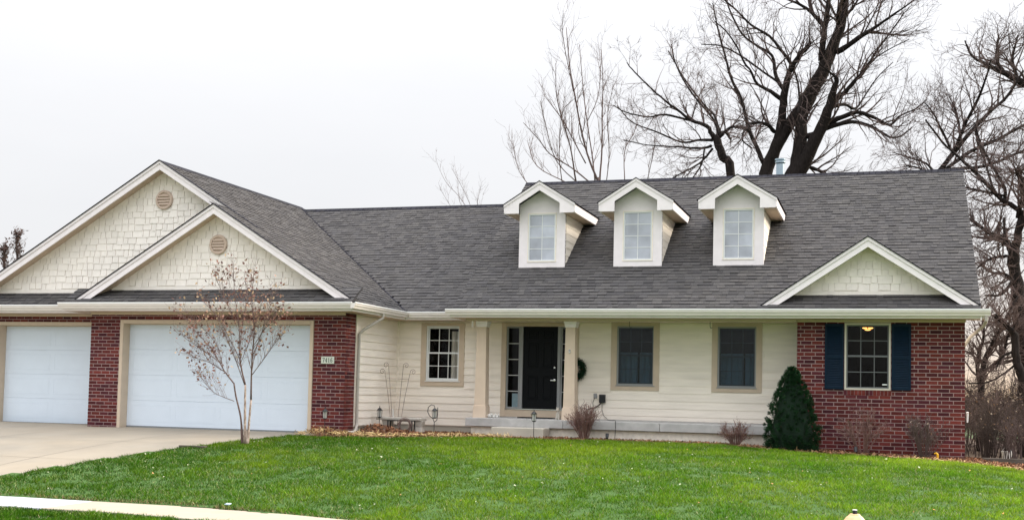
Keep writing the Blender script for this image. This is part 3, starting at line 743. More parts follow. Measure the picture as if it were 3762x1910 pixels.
def gable(name, peak, L, R, y_rake, y_wall, zb, drop=.215, ret=False, y_back=None, shake=True):
    """peak/L/R: (x,z) of the rake's top edge; boards, trims, soffit and gable wall"""
    (px, pz), (lx, lz), (rx, rz) = peak, L, R; sl, sr = (pz-lz)/(px-lx), (pz-rz)/(rx-px)
    gw_ = MB().prism([(px, y_wall, pz-.05), (px-(pz-.05-zb)/sl, y_wall, zb), (px+(pz-.05-zb)/sr, y_wall, zb)], (0, .08, 0)).build(name, M_shake, H)
    for sgn, ex_, ez, s in ((-1, lx, lz, sl), (1, rx, rz, sr)):
        cut = lambda d: ex_-sgn*d/s
        b = MB(); b.prism([(px, y_rake, pz-.055), (ex_-sgn*.055/s, y_rake, ez), (cut(drop), y_rake, ez), (px, y_rake, pz-drop)], (0, .03, 0)); b.build('rake_board', M_trimw, gw_, bevel=.003)
        t = MB(); t.prism([(px, y_rake-.022, pz), (ex_, y_rake-.022, ez), (ex_-sgn*.07/s, y_rake-.022, ez), (px, y_rake-.022, pz-.07)], (0, .02, 0)); t.build('rake_trim', M_trimw, gw_, bevel=.002)
        so = MB(); so.prism([(px, y_rake+.031, pz-.15), (cut(.15), y_rake+.031, ez), (cut(.165), y_rake+.031, ez), (px, y_rake+.031, pz-.165)], (0, y_wall-y_rake-.032, 0)); so.build('rake_soffit', M_soffit, gw_)
        ed = MB(); ed.prism([(px, y_rake-.045, pz+.022), (ex_+sgn*.02, y_rake-.045, ez+.012), (ex_+sgn*.01, y_rake-.045, ez+.001), (px, y_rake-.045, pz+.003)], (0, .1, 0)); ed.build('shingle_edge', M_ridge, gw_)
    if shake:
        MB().box(px-(pz-.19-zb)/sl, px+(pz-.19-zb)/sr, y_wall-.022, y_wall-.001, zb-.02, zb+.08).build('frieze_board', M_shake, gw_, bevel=.003)
        shakes(gw_, y_wall-.001, (px, pz-.15), sl, sr, zb)
    return gw_
def round_vent(x, z, r, y, par):
    v = MB(); v.smooth = False
    v.lathe((x, y, z), [(r, 0), (r, -.035), (r*.93, -.05), (r*.76, -.05), (r*.74, -.02)], 28, 'y'); vo = v.build('round_vent', M_beige, par)
    for k in range(-2, 4):
        zz_ = z+(k-.5)*r*.29; hw = math.sqrt(max(0, (r*.73)**2-(zz_-z)**2))
        if hw > .03: MB().prism([(x-hw, y-.024, zz_+.028), (x-hw, y-.052, zz_-.02), (x-hw, y-.056, zz_-.016), (x-hw, y-.024, zz_+.036)], (2*hw, 0, 0)).build('louver', M_beige, vo)
g_big = gable('big_gable', (GX, GZ+.005), (GX-(GZ-3.2)/GSL, 3.205), (-15.6, GZ-GS*(-15.6-GX)), -1.67, YL, 3.385)
g_frt = gable('front_gable', (PFX, PFZ+.005), (-19.96, 3.125), (-12.82, 3.125), -2.40, YG, 3.375)
g_sml = gable('small_gable', (-1.94, 4.575), (-4.13, 3.122), (.262, 3.112), -.36, 0.0, 3.37)
round_vent(-18.35, 5.635, .236, YL-.02, g_big); round_vent(-16.365, 4.42, .230, YG-.02, g_frt)
slab('small_gable_roof', [(-1.94, -.36, 4.575), (-1.94, 1.9, 4.575), (-4.13, -.3, 3.122), (-4.13, -.36, 3.122)], .03, M_ridge)
slab('small_gable_roof', [(-1.94, -.36, 4.575), (-1.94, 1.9, 4.575), (.262, -.3, 3.112), (.262, -.36, 3.112)], .03, M_ridge)
def place_shakes():
    area = []
    for i, (p, y, poly, k) in enumerate(SK):
        cx = sum(q[0] for q in poly)/len(poly); cz = sum(q[1] for q in poly)/len(poly); u, v = proj((cx, y, cz))
        hid = p is g_big and (cz < PFZ-SFL*abs(PFX-cx)-.1 if cx < PFX else cz < GZ-GS*(cx-GX)-.1 and False)
        w = max(q[0] for q in poly)-min(q[0] for q in poly)
        area.append((0 if hid or not (0 < u < 3762) else -w*px_m((cx, y, cz)), i))
    area.sort(); top = {i for _, i in area[:300]}; rest = {}
    for i, (p, y, poly, k) in enumerate(SK):
        if i in top:
            mb = MB(); shake_mb(mb, y, poly); mb.build('wall_shingle', M_shake, p)
        else: shake_mb(rest.setdefault(p.name, (MB(), p))[0], y, poly)
    for mb, p in rest.values(): tag(mb.build('wall_shingle_field', M_shake, p), kind='stuff')
place_shakes()

# ---- dormers
for dx in (-9.478, -7.14, -4.80):
    hw, y0, zb, ze, pk = .573, 1.125, 4.16, 5.43, 6.195; sl = .622; yb = 3.3; rk = .82
    ya = lambda z: (z-ZE)/MS-OH
    WN = (dx-.36, dx+.36, 4.29, 5.477)
    dm = MB()
    for a, b, p, q in wall_cells(dx-hw, dx+hw, zb-.12, ze+.25, [(WN[0]+.03, WN[1]-.03, WN[2]+.03, WN[3]-.03)]): dm.box(a, b, y0, y0+.06, p, q)
    dm.prism([(dx-hw, y0, ze+.25), (dx+hw, y0, ze+.25), (dx, y0, ze+.25+hw*sl)], (0, .06, 0))
    body = dm.build('dormer', M_trimw, H)
    ringo = ring(MB(), WN[0], WN[1], WN[2], WN[3], .022, y0-.014, y0+.02).build('window_casing', M_cream, body, bevel=.003)
    fo = ring(MB(), WN[0]+.023, WN[1]-.023, WN[2]+.023, WN[3]-.023, .03, y0-.006, y0+.03).build('window_frame', M_white, body, bevel=.003)
    a0, a1, c0, c1 = WN[0]+.053, WN[1]-.053, WN[2]+.053, WN[3]-.053; bwid = .016; cw = (a1-a0-bwid)/2; rh = (c1-c0-3*bwid)/4
    for i in range(2):
        for j in range(4):
            MB().box(a0+i*(cw+bwid)-.001, a0+i*(cw+bwid)+cw+.001, y0+.014, y0+.020, c0+j*(rh+bwid)-.001, c0+j*(rh+bwid)+rh+.001).build('pane', M_skypane, body)
            if j: MB().box(a0+i*(cw+bwid), a0+i*(cw+bwid)+cw, y0+.008, y0+.024, c0+j*(rh+bwid)-bwid, c0+j*(rh+bwid)).build('muntin', M_white, body)
    MB().box(a0+cw, a0+cw+bwid, y0+.007, y0+.024, c0, c1).build('muntin', M_white, body)
    for sg in (-1, 1):
        xs = dx+sg*(hw-.012)
        ck = MB().prism([(xs-sg*.03, y0+.061, zb-.1), (xs-sg*.03, y0+.061, ze+.25), (xs-sg*.03, ya(ze+.25)+.2, ze+.25), (xs-sg*.03, ya(zb-.1)+.2, zb-.1)], (sg*.025, 0, 0)).build('cheek', M_cream, body)
        z = zb-.05
        while z < ze+.2:
            z1 = z+.175
            MB().prism([(xs-sg*.004, y0+.05, z), (xs+sg*.011, y0+.05, z), (xs+sg*.003, y0+.05, z1), (xs-sg*.004, y0+.05, z1)], (0, ya(z)+.22-y0-.05, 0)).build('board', M_cream, ck); z += .1763
        ex_ = dx+sg*.885; ez = pk-.885*sl
        # rake board, return, eave fascia, soffit and roof slope
        MB().prism([(dx, rk, pk-.05), (ex_-sg*.003, rk, ez-.05+.002), (ex_-sg*.003, rk, ze+.012), (ex_-sg*.25, rk, ze+.012+.0), (dx+sg*.50, rk, pk-.215-.50*sl), (dx, rk, pk-.215)], (0, .028, 0)).build('rake_board', M_trimw, body, bevel=.003)
        MB().prism([(dx, rk-.018, pk), (ex_, rk-.018, ez), (ex_, rk-.018, ez-.06), (dx, rk-.018, pk-.06)], (0, .017, 0)).build('rake_trim', M_trimw, body, bevel=.002)
        MB().prism([(ex_-sg*.035, rk-.001, ze), (dx+sg*.505, rk-.001, ze), (dx+sg*.505, rk-.001, pk-.19-.505*sl), (ex_-sg*.035, rk-.001, ze+.015)], (0, .025, 0)).build('eave_return', M_trimw, body)
        MB().prism([(ex_-sg*.03, rk+.029, ez-.03), (ex_-sg*.03, ya(ez)+.25, ez-.03), (ex_-sg*.03, ya(ze)+.1, ze), (ex_-sg*.03, rk+.029, ze)], (sg*.028, 0, 0)).build('eave_fascia', M_trimw, body)
        MB().box(min(ex_-sg*.03, dx+sg*(hw+.001)), max(ex_-sg*.03, dx+sg*(hw+.001)), rk+.03, ya(ze)+.25, ze+.004, ze+.02).build('eave_soffit', M_soffit, body)
        MB().prism([(dx, rk-.03, pk+.02), (ex_+sg*.03, rk-.03, ez+.003), (ex_+sg*.03, rk-.03, ez-.014), (dx, rk-.03, pk+.002)], (0, ya(pk)+.1-rk, 0)).build('roof_slope', M_ridge, body)
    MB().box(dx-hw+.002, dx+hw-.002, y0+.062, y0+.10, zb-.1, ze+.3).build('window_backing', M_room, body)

# ---- eaves: fascia, soffit, gutter, downspouts
def gutter(a, b, nrm, zt=ZE-.028, name='gutter'):
    a, b, n = Vector(a), Vector(b), Vector(nrm); d = b-a
    prof = [(.0, 0), (.118, 0), (.122, -.012), (.112, -.022), (.112, -.045), (.085, -.085), (.075, -.118), (0, -.118)]
    g = MB().prism([a+n*(p+.004)+Vector((0, 0, zt+q)) for p, q in prof], d).build(name, M_gutter, H)
    lip = MB().prism([a+n*(p)+Vector((0, 0, zt+q)) for p, q in ((.104, -.006), (.130, -.006), (.130, .020), (.104, .020))], d).build('gutter_lip', M_lip, g)
    return g
def eave_y(x0, x1, y, ywall, gx0=None, gx1=None, soff=True):
    MB().box(x0, x1, y, y+.028, ZF, ZE-.035).build('fascia', M_trimw, H, bevel=.003)
    if soff: MB().box(x0, x1, y+.029, ywall, ZF-.002, ZF+.012).build('soffit', M_soffit, H)
    gutter((gx0 if gx0 is not None else x0, y, 0), (gx1 if gx1 is not None else x1, y, 0), (0, -1, 0))
eave_y(XL-.06, XE+.11, -OH, -.002, XL-.13, .44, soff=False)
MB().box(XL-.06, -3.41, -OH+.029, YP-.016, ZF-.002, ZF+.012).build('porch_ceiling', M_soffit, H)
MB().box(-3.409, XE+.11, -OH+.029, -.002, ZF-.002, ZF+.012).build('soffit', M_soffit, H)
MB().box(-3.405, 0.005, -.018, -.001, ZF-.05, ZF-.003).build('frieze_board', M_tan, H)
MB().box(XL+.2, -3.41, -.10, .20, ZF-.055, ZF-.003).build('porch_beam', M_tan, H)
eave_y(-20.24, XE_G-.02, YG-OH, YG-.002, -20.28, XE_G+.03)
MB().box(-19.78, XGC, YG-.02, YG-.001, ZF-.06, ZF-.003).build('frieze_board', M_tan, H)
eave_y(-24.3, -20.25, YL-OH, YL-.002, -24.3, -20.05); MB().box(-20.249, -19.79, YG-.03, YL-.002, ZF-.002, ZF+.012).build('soffit', M_soffit, H)
MB().box(-24.0, -19.79, YL-.02, YL-.001, ZF-.06, ZF-.003).build('frieze_board', M_tan, H)
# side eave of the garage and the link
MB().box(XE_G-.028, XE_G, YG-OH, YP-OH+.0, ZF, ZE-.035).build('fascia', M_trimw, H, bevel=.003)
MB().box(XGC+.016, XE_G-.029, YG-OH+.03, YP-.016, ZF-.0025, ZF+.0115).build('soffit', M_soffit, H)
gutter((XE_G, YG-OH-.12, 0), (XE_G, YP-OH-.02, 0), (1, 0, 0))
MB().box(XE_G+.001, XL+.3, YP-OH, YP-OH+.028, ZF, ZE-.035).build('fascia', M_trimw, H, bevel=.003)
MB().box(XE_G-.02, XL-.061, YP-OH+.03, YP-.016, ZF-.0015, ZF+.0125).build('soffit', M_soffit, H)
gutter((XE_G+.125, YP-OH, 0), (XL-.10, YP-OH, 0), (0, -1, 0))
def spout(name, pts, w=.034):
    m = MB(); m.tube(pts, w, 8); return m.build(name, M_spout, H)
y_sp = float(-1.44)
spout('downspout', [(XE_G+.06, -1.0, ZE-.14), (XE_G+.055, -1.0, ZF-.06), (XE_G-.03, -1.08, ZF-.13), (XGC+.14, -1.36, ZF-.34), (XGC+.066, -1.43, ZF-.45), (XGC+.062, -1.44, 1.5), (XGC+.062, -1.44, .40), (XGC+.075, -1.47, .31), (XGC+.18, -1.75, .22), (XGC+.25, -2.0, .20), (XGC+.22, -2.25, .19)])
MB().tube([(XGC+.10, -1.95, .13), (XGC+.16, -2.25, .13), (XGC+.22, -2.5, .11)], .055, 10).build('drain_hose', M_black, H)
spout('downspout', [(.36, -OH-.06, ZE-.14), (.36, -OH-.06, ZF-.03), (.33, -.3, ZF-.13), (.13, .55, ZF-.32), (.07, 1.0, ZF-.44), (.055, 1.5, ZF-.5), (.05, 1.52, 1.2), (.05, 1.52, .1)])
MB().tube([(.045, .12, .74), (.05, .12, .92), (.045, .11, .95)], [.016, .02, .026], 8).build('white_pipe', M_white, H)
for x in (-7.06, -5.26):
    MB().tube([(x, -.05, ZF-.05), (x, -.05, ZF-.16), (x+.02, -.05, ZF-.2), (x+.05, -.05, ZF-.18)], .007, 6).build('ceiling_hook', M_black, H)
# metal flue behind the ridge
fl = MB(); fl.lathe((-4.25, 5.75, 6.4), [(.108, 0), (.108, .96)], 18); fo = fl.build('flue_pipe', M_vent, H)
cp = MB(); cp.lathe((-4.25, 5.75, 7.37), [(.10, 0), (.135, .02), (.135, .05), (.11, .06), (.11, .085), (.14, .09), (.14, .125), (.05, .14)], 18); cp.build('flue_cap', M_vent, fo)

# ---- porch slab, step, columns
for a, b in ((-10.85, -8.52), (-8.512, -6.32), (-6.312, -3.41)):
    MB().prism([(a, -.22, .36), (a, -.22, .548), (a, YP-.002, .576), (a, YP-.002, .36)], (b-a, 0, 0)).build('porch_slab', M_slab, H, bevel=.008)
MB().box(-10.04, -8.82, -.76, -.225, -.1, .366).build('porch_step', M_conc, H, bevel=.012)
def taper_box(mb, cx, cy, z0, w0, z1, w1):
    n = len(mb.v)
    mb.v += [(cx+sx*w/2, cy+sy*w/2, z) for z, w in ((z0, w0), (z1, w1)) for sx, sy in ((-1, -1), (1, -1), (1, 1), (-1, 1))]
    mb.f += [tuple(n+i for i in q) for q in ((0, 3, 2, 1), (4, 5, 6, 7), (0, 1, 5, 4), (1, 2, 6, 5), (2, 3, 7, 6), (3, 0, 4, 7))]
for cx in (-10.57, -8.435):
    cy = .10; c = MB(); taper_box(c, cx, cy, .82, .27, 2.70, .225); co = c.build('column', M_column, H, bevel=.006)
    b = MB(); taper_box(b, cx, cy, .54, .325, .815, .305); taper_box(b, cx, cy, .8155, .29, .84, .275); b.build('column_base', M_column, co, bevel=.006)
    t = MB(); taper_box(t, cx, cy, 2.66, .25, 2.70, .255); taper_box(t, cx, cy, 2.7005, .265, 2.75, .275); taper_box(t, cx, cy, 2.7505, .285, ZF-.056, .30); t.build('column_capital', M_trimw, co, bevel=.004)
MB().box(-10.80, -10.76, -.08, -.04, ZF-.19, ZF-.004).build('porch_bracket', M_trimw, H)

# ------------------------------------------------------------------ trees
def catmull(P, sub=4):
    P = [np.asarray(p, float) for p in P]; Q = [2*P[0]-P[1]]+P+[2*P[-1]-P[-2]]; out = []
    for i in range(1, len(Q)-2):
        a, b, c, d = Q[i-1:i+3]
        for k in range(sub):
            t = k/sub; out.append(.5*((2*b)+(-a+c)*t+(2*a-5*b+4*c-d)*t*t+(-a+3*b-3*c+d)*t**3))
    out.append(P[-1]); return out
class Tree:
    def __init__(s, name, base, label, bark, twig, seed, cat='tree', group=None):
        s.root = thing(name, base, label, cat, group); s.bark, s.twig = bark, twig; s.r = random.Random(seed); s.tw = MB(); s.segs = 0; s.tips = []
    def limb(s, pts, y, name='limb', wob=.0, n=8, dy=0., sub=4):
        """pts: (u, v, radius in photo pixels) on the upright plane y, drifting in depth by dy"""
        P = []; m = len(pts)
        for i, (u, v, r) in enumerate(pts):
            q = at_y(u, v, y+dy*i/max(1, m-1)); P.append(np.append(q, r/px_m(q)))
        return s.limb3(P, name, wob, n, sub)
    def limb3(s, P, name='limb', wob=0., n=8, sub=4):
        C = catmull(P, sub)
        for i in range(1, len(C)-1):
            C[i][:3] += np.array([s.r.gauss(0, 1), s.r.gauss(0, 1), s.r.gauss(0, .5)])*wob*max(C[i][3], .01)
        mb = MB(); mb.smooth = True; mb.tube([c[:3] for c in C], [max(.004, c[3]*s.r.uniform(.93, 1.07)) for c in C], n); mb.build(name, s.bark, s.root)
        return C
    def grow(s, C, count, length, levels, t0=.15, rfac=.55, rmin=.006, up=.25, spread=.9, jit=.15, flat=.6, kids=(3, 5), shrink=.55, seglen=None):
        """sprout side branches along chain C"""
        L = sum(np.linalg.norm(C[i+1][:3]-C[i][:3]) for i in range(len(C)-1))
        for k in range(count):
            t = t0+(1-t0)*(k+s.r.random())/count; f = t*(len(C)-1); i = min(int(f), len(C)-2); p = C[i]+(C[i+1]-C[i])*(f-i)
            d = C[i+1][:3]-C[i][:3]; d = d/(np.linalg.norm(d)+1e-9)
            q = np.array([s.r.gauss(0, 1), s.r.gauss(0, 1)*flat, s.r.gauss(0, 1)]); q -= d*(q @ d); q /= np.linalg.norm(q)+1e-9
            a = s.r.uniform(.5, 1.)*spread; v = d*math.cos(a)+q*math.sin(a)+np.array([0, 0, up]); v /= np.linalg.norm(v)
            ln = length*s.r.uniform(.5, 1.15)*(1-.45*t)
            s.branch(p[:3], v, ln, min(p[3]*rfac, .02+ln*.016), levels, rmin, up, jit, kids, shrink)
    def branch(s, p, v, ln, r, lev, rmin, up, jit, kids, shrink):
        n = max(3, min(7, int(ln/.25)+2)); P = [np.array(p)]; R = [max(r, rmin)]; d = np.array(v); dirs = [d]
        for i in range(n):
            d = d+np.array([s.r.gauss(0, 1), s.r.gauss(0, 1)*.8, s.r.gauss(0, 1)])*jit+np.array([0, 0, up*.22]); d /= np.linalg.norm(d)
            P.append(P[-1]+d*ln/n); R.append(max(rmin*.6, r*(1-.8*(i+1)/n))); dirs.append(d)
        s.tw.tube(P, R, 3 if r < .02 else 5, cap=False); s.segs += n
        if lev <= 0: s.tips.append((P[-1], d)); return
        for k in range(s.r.randint(*kids)):
            i = s.r.randint(1, n); q = np.array([s.r.gauss(0, 1), s.r.gauss(0, 1)*.8, s.r.gauss(0, 1)]); q -= dirs[i]*(q @ dirs[i]); q /= np.linalg.norm(q)+1e-9
            a = s.r.uniform(.4, 1.0); w = dirs[i]*math.cos(a)+q*math.sin(a); s.branch(P[i], w, ln*shrink*s.r.uniform(.6, 1.2), R[i]*.7, lev-1, rmin, up, jit, kids, shrink)
    def done(s, name='crown'):
        o = s.tw.build(name, s.twig, s.root); tag(o, kind='stuff'); return s.root

Z3 = lambda a, b, r: (2200+a/1.649, b/1.649, r/1.649)
Z4 = lambda a, b, r: (1550+a/1.7442, 50+b/1.7442, .72*r/1.7442)
Z5 = lambda a, b, r: (3300+a/1.4533, 100+b/1.4533, r/1.4533)
def zs(f, L): return [f(*p) for p in L]

YT = 15.
b0 = at_y(*Z3(1105, 1090, 1)[:2], YT)
t = Tree('old_tree', (float(b0[0]), YT, 0), 'huge old leafless tree with two thick dark limbs rising behind the flue pipe', M_bark, M_twig2, 11)
tz = proj((b0[0], YT, -.1))
tr = t.limb([(tz[0], tz[1], 62), (tz[0]-2, tz[1]-180, 55), Z3(1100, 1250, 88), Z3(1105, 1150, 84)], YT, 'trunk', n=12)
mains = []
mains.append(t.limb(zs(Z3, [(1075, 1190, 60), (1012, 1085, 42), (1050, 945, 38), (1110, 825, 36), (1200, 690, 36), (1290, 560, 42), (1360, 420, 40), (1420, 280, 33), (1468, 140, 29), (1490, 0, 25), (1510, -160, 16), (1520, -320, 8)]), YT, n=10, wob=.06))
mains.append(t.limb(zs(Z3, [(1125, 1200, 64), (1180, 1085, 55), (1218, 930, 46), (1224, 800, 36), (1232, 700, 34), (1285, 580, 38)]), YT, n=10, wob=.06))
mains.append(t.limb(zs(Z3, [(1180, 1100, 50), (1270, 925, 42), (1350, 770, 34), (1400, 640, 28), (1425, 540, 19), (1442, 480, 12), (1400, 440, 6), (1330, 380, 4)]), YT, n=10, wob=.06, dy=-1))
mains.append(t.limb(zs(Z3, [(1080, 870, 32), (1105, 720, 26), (1122, 600, 24), (1142, 480, 19), (1175, 400, 16), (1222, 330, 14), (1265, 285, 14), (1283, 255, 11)]), YT, n=9, wob=.1, dy=-.8))
side = [
 [(1112, 605, 15), (1040, 555, 11), (960, 510, 8), (920, 430, 6.5), (880, 380, 6), (840, 290, 5), (770, 190, 4), (700, 130, 3)],
 [(1122, 545, 14), (1075, 470, 12), (1050, 340, 9), (960, 280, 7), (870, 210, 6), (800, 80, 5), (760, -40, 4)],
 [(1165, 390, 11), (1100, 300, 9), (1030, 220, 8), (920, 150, 6.5), (830, 60, 5.5), (760, 0, 4.5), (700, -80, 3)],
 [(1000, 990, 15), (950, 880, 13), (905, 770, 12), (862, 600, 10), (800, 470, 8), (760, 320, 6.5), (720, 170, 5), (690, 20, 4)],
 [(1065, 800, 13), (1010, 750, 11), (925, 748, 8), (900, 790, 6)],
 [(1090, 500, 8), (1000, 440, 6), (860, 340, 5), (740, 280, 4), (620, 270, 3)],
 [(1350, 370, 22), (1360, 250, 20), (1372, 150, 18), (1388, 50, 15), (1402, -80, 11), (1410, -200, 6)],
 [(1362, 155, 16), (1290, 80, 11), (1220, 30, 8), (1120, -10, 6), (1000, -60, 3)], [(1285, 75, 8), (1280, 0, 6), (1300, -90, 4)],
 [(1440, 320, 19), (1500, 282, 16), (1600, 215, 14), (1700, 150, 9), (1800, 80, 6), (1900, 10, 4), (1960, -50, 3)],
 [(1470, 180, 14), (1450, 110, 14), (1470, 30, 12), (1530, -60, 9)], [(1500, 90, 10), (1545, 40, 7), (1600, -60, 5)],
 [(1420, 620, 17), (1490, 560, 14), (1560, 480, 12), (1610, 430, 9), (1690, 300, 6), (1780, 180, 4.5), (1850, 80, 3)],
 [(1390, 750, 19), (1470, 712, 15), (1560, 682, 12), (1640, 700, 10), (1720, 742, 8.5), (1770, 755, 7.5), (1830, 700, 5.5), (1920, 660, 4), (1990, 600, 3)],
 [(1260, 830, 20), (1330, 805, 17), (1420, 762, 14), (1540, 740, 11), (1630, 760, 9.5), (1700, 795, 8), (1765, 832, 7), (1830, 825, 5), (1900, 770, 3.5)],
 [(1425, 645, 12), (1490, 633, 10), (1550, 660, 8), (1600, 600, 5), (1680, 480, 4), (1780, 380, 3)],
 [(1205, 1070, 20), (1245, 1012, 14), (1310, 1025, 12), (1375, 1052, 10)],
 [(1180, 420, 5), (1205, 500, 6), (1215, 600, 7), (1210, 690, 8)], [(1600, 215, 6), (1680, 60, 4), (1700, -20, 3)], [(1560, 480, 6), (1640, 380, 4.5), (1760, 300, 3.5), (1880, 240, 2.5)],
]
for i, L in enumerate(side):
    C = t.limb(zs(Z3, L), YT, n=6, wob=.12, dy=t.r.uniform(-2.2, 2.2)); t.grow(C, 11, 2.1, 2, rmin=.0058, up=.22, jit=.15)
for C in mains: t.grow(C, 11, 2.4, 2, t0=.35, rfac=.3, rmin=.0062, up=.3)
t.done()

b0 = at_y(*Z3(790, 1090, 1)[:2], YT+1)
t = Tree('stump_tree', (float(b0[0]), YT+1, 0), 'broken topped dark trunk sprouting crooked bare branches behind the third dormer', M_bark, M_twig2, 12)
q = proj((b0[0]+.5, YT+1, -.1))
t.limb([(q[0], q[1], 26), (q[0]-4, q[1]-250, 22), Z3(800, 1090, 27), Z3(752, 960, 25), Z3(722, 870, 25), Z3(700, 822, 21)], YT+1, 'trunk', n=10, wob=.08)
for L in ([(700, 840, 17), (652, 765, 13), (560, 730, 10), (480, 670, 8), (400, 610, 6), (300, 520, 5), (200, 420, 4), (170, 380, 3)],
          [(560, 732, 8), (400, 695, 6), (300, 710, 5), (160, 680, 3.5), (90, 640, 3)], [(725, 835, 11), (800, 772, 8), (880, 780, 7), (900, 800, 6)],
          [(690, 850, 10), (600, 850, 7.5), (500, 862, 6), (350, 800, 4.5), (200, 740, 3.5), (110, 640, 3)], [(680, 885, 9), (620, 900, 7), (480, 890, 5), (300, 880, 3.5), (150, 850, 3)],
          [(690, 900, 9), (610, 990, 6), (500, 1050, 5), (430, 1090, 4)], [(740, 825, 9), (700, 700, 6.5), (640, 640, 5.5), (520, 480, 4.5), (420, 310, 3)],
          [(735, 830, 9), (690, 720, 7), (560, 560, 5), (470, 400, 4), (440, 270, 3)], [(700, 830, 8), (760, 800, 9), (800, 845, 7)], [(640, 900, 6), (620, 1000, 5), (560, 1090, 4)],
          [(880, 790, 6), (870, 850, 5), (930, 900, 4)], [(560, 730, 5), (600, 600, 4), (640, 520, 3)]):
    C = t.limb(zs(Z3, L), YT+1, n=6, wob=.15, dy=t.r.uniform(-2, 2)); t.grow(C, 12, 1.6, 2, rmin=.0058, up=.22)
t.done()

YC = 20.
b0 = at_y(*Z4(1125, 1090, 1)[:2], YC)
t = Tree('many_stemmed_tree', (float(b0[0]), YC, 0), 'slender bare tree of upright thin stems fanning out behind the first dormer', M_twig, M_twig, 13)
q = proj((b0[0], YC, -.1)); t.limb([(q[0], q[1], 16), Z4(1130, 1400, 22), Z4(1128, 1200, 18), Z4(1135, 1050, 13)], YC, 'trunk', n=8)
for L in ([(1130, 1080, 11), (1060, 900, 9), (1012, 700, 8), (972, 480, 6.5), (945, 320, 5), (925, 90, 3)], [(1110, 1070, 8), (1090, 900, 6), (1060, 700, 5), (1035, 500, 4), (1010, 200, 2.5)],
          [(1140, 1070, 9), (1155, 850, 7.5), (1155, 650, 6), (1160, 450, 4), (1150, 230, 2.5)], [(990, 1090, 8), (950, 850, 6), (905, 700, 6), (862, 520, 4), (858, 320, 2.5)],
          [(1080, 1085, 7), (960, 990, 6), (820, 900, 5), (750, 810, 4), (650, 700, 2.5)], [(1050, 960, 6), (960, 790, 5), (900, 680, 5), (780, 520, 2.5)],
          [(1060, 690, 4), (1120, 560, 3.5), (1145, 400, 2.5), (1140, 280, 2)], [(1300, 1100, 5), (1300, 880, 4), (1360, 760, 3), (1400, 600, 2)], [(1000, 1090, 5), (860, 940, 4), (790, 700, 3), (760, 560, 2)],
          [(970, 500, 3.5), (930, 300, 3), (900, 120, 2.5), (905, 0, 2)], [(1180, 1100, 4), (1200, 900, 4), (1190, 650, 3), (1230, 450, 2)], [(700, 1120, 4), (620, 1000, 3), (580, 830, 2)], [(1440, 1090, 4), (1480, 900, 3), (1500, 700, 2)],
          [(900, 1090, 5), (880, 900, 4), (900, 640, 3), (960, 560, 2)], [(940, 1090, 5), (740, 980, 4), (680, 830, 3)]):
    C = t.limb(zs(Z4, L), YC, n=5, wob=.1, dy=t.r.uniform(-2, 2)); t.grow(C, 11, 1.8, 1, rmin=.0054, up=.5, spread=.65, jit=.13, kids=(3, 5))
t.done()

YD = 24.
b0 = at_y(*Z4(340, 1260, 1)[:2], YD)
t = Tree('distant_sapling', (float(b0[0]), YD, 0), 'thin bare twigs of a tree top showing over the low link roof ridge', M_twig, M_twig, 14)
q = proj((b0[0], YD, -.1)); t.limb([(q[0], q[1], 9), Z4(370, 1500, 9), Z4(340, 1260, 6)], YD, 'trunk', n=6)
for L in ([(340, 1270, 5), (235, 1120, 4), (160, 1040, 3), (105, 930, 2), (90, 870, 1.6)], [(350, 1270, 4), (270, 1090, 3), (190, 940, 2)], [(230, 1260, 3), (180, 1180, 2.5), (120, 1080, 2)], [(350, 1260, 4), (360, 1100, 2)], [(300, 1240, 3), (240, 1150, 2.5), (230, 980, 2)]):
    C = t.limb([(u, v+28, r*.6) for u, v, r in zs(Z4, L)], YD, n=4, wob=.1, dy=t.r.uniform(-1, 1)); t.grow(C, 6, 1.1, 1, rmin=.0042, up=.45, spread=.6, jit=.13)
t.done()

# trees at the right of the house
YE = 7.5
b0 = at_y(3762, 1500, YE)
t = Tree('forked_tree', (float(b0[0]), YE, Gf(b0[0], YE)), 'dark leafless tree with forked crooked trunk beside the right end of the roof', M_bark, M_twig2, 15)
q = proj((b0[0], YE, Gf(b0[0], YE)-.1))
t.limb([(q[0]+10, q[1], 34), (3775, 1450, 30), (3757, 1250, 26), (3742, 1100, 24), (3728, 990, 22), (3722, 915, 21)], YE, 'trunk', n=10, wob=.08)
EL = ([(3724, 930, 16), (3745, 830, 13), (3750, 780, 10), (3700, 745, 9), (3670, 725, 8), (3600, 650, 7), (3530, 585, 5), (3460, 520, 4), (3400, 440, 3)],
      [(3722, 925, 14), (3690, 880, 11), (3655, 865, 9), (3622, 852, 7)], [(3688, 760, 7), (3690, 690, 6), (3640, 600, 5), (3600, 520, 4), (3580, 450, 3)],
      [(3740, 800, 9), (3762, 700, 8), (3790, 600, 6)], [(3745, 850, 9), (3775, 760, 9), (3740, 640, 6), (3728, 620, 6)], [(3690, 720, 5), (3600, 700, 4), (3545, 690, 3)], [(3700, 940, 6), (3640, 950, 5), (3590, 985, 3)],
      [(3735, 1010, 7), (3680, 1080, 5), (3620, 1085, 3)], [(3650, 865, 6), (3600, 830, 5), (3550, 800, 3)], [(3690, 800, 5), (3690, 870, 5), (3685, 900, 6)], [(3745, 1080, 8), (3700, 1010, 6), (3640, 1000, 4), (3600, 970, 3)])
for L in EL:
    C = t.limb(L, YE, n=7, wob=.14, dy=t.r.uniform(-1.2, 1.2)); t.grow(C, 20, 1.25, 2, rmin=.006, up=.1, spread=1.1)
t.done()
YH = 12.
b0 = at_y(3430, 700, YH)
t = Tree('leaning_tree', (float(b0[0]), YH, Gf(b0[0], YH)), 'bare tree whose straight limbs slant up and right above the roof end', M_bark, M_twig2, 16)
q = proj((b0[0]-.5, YH, -.1))
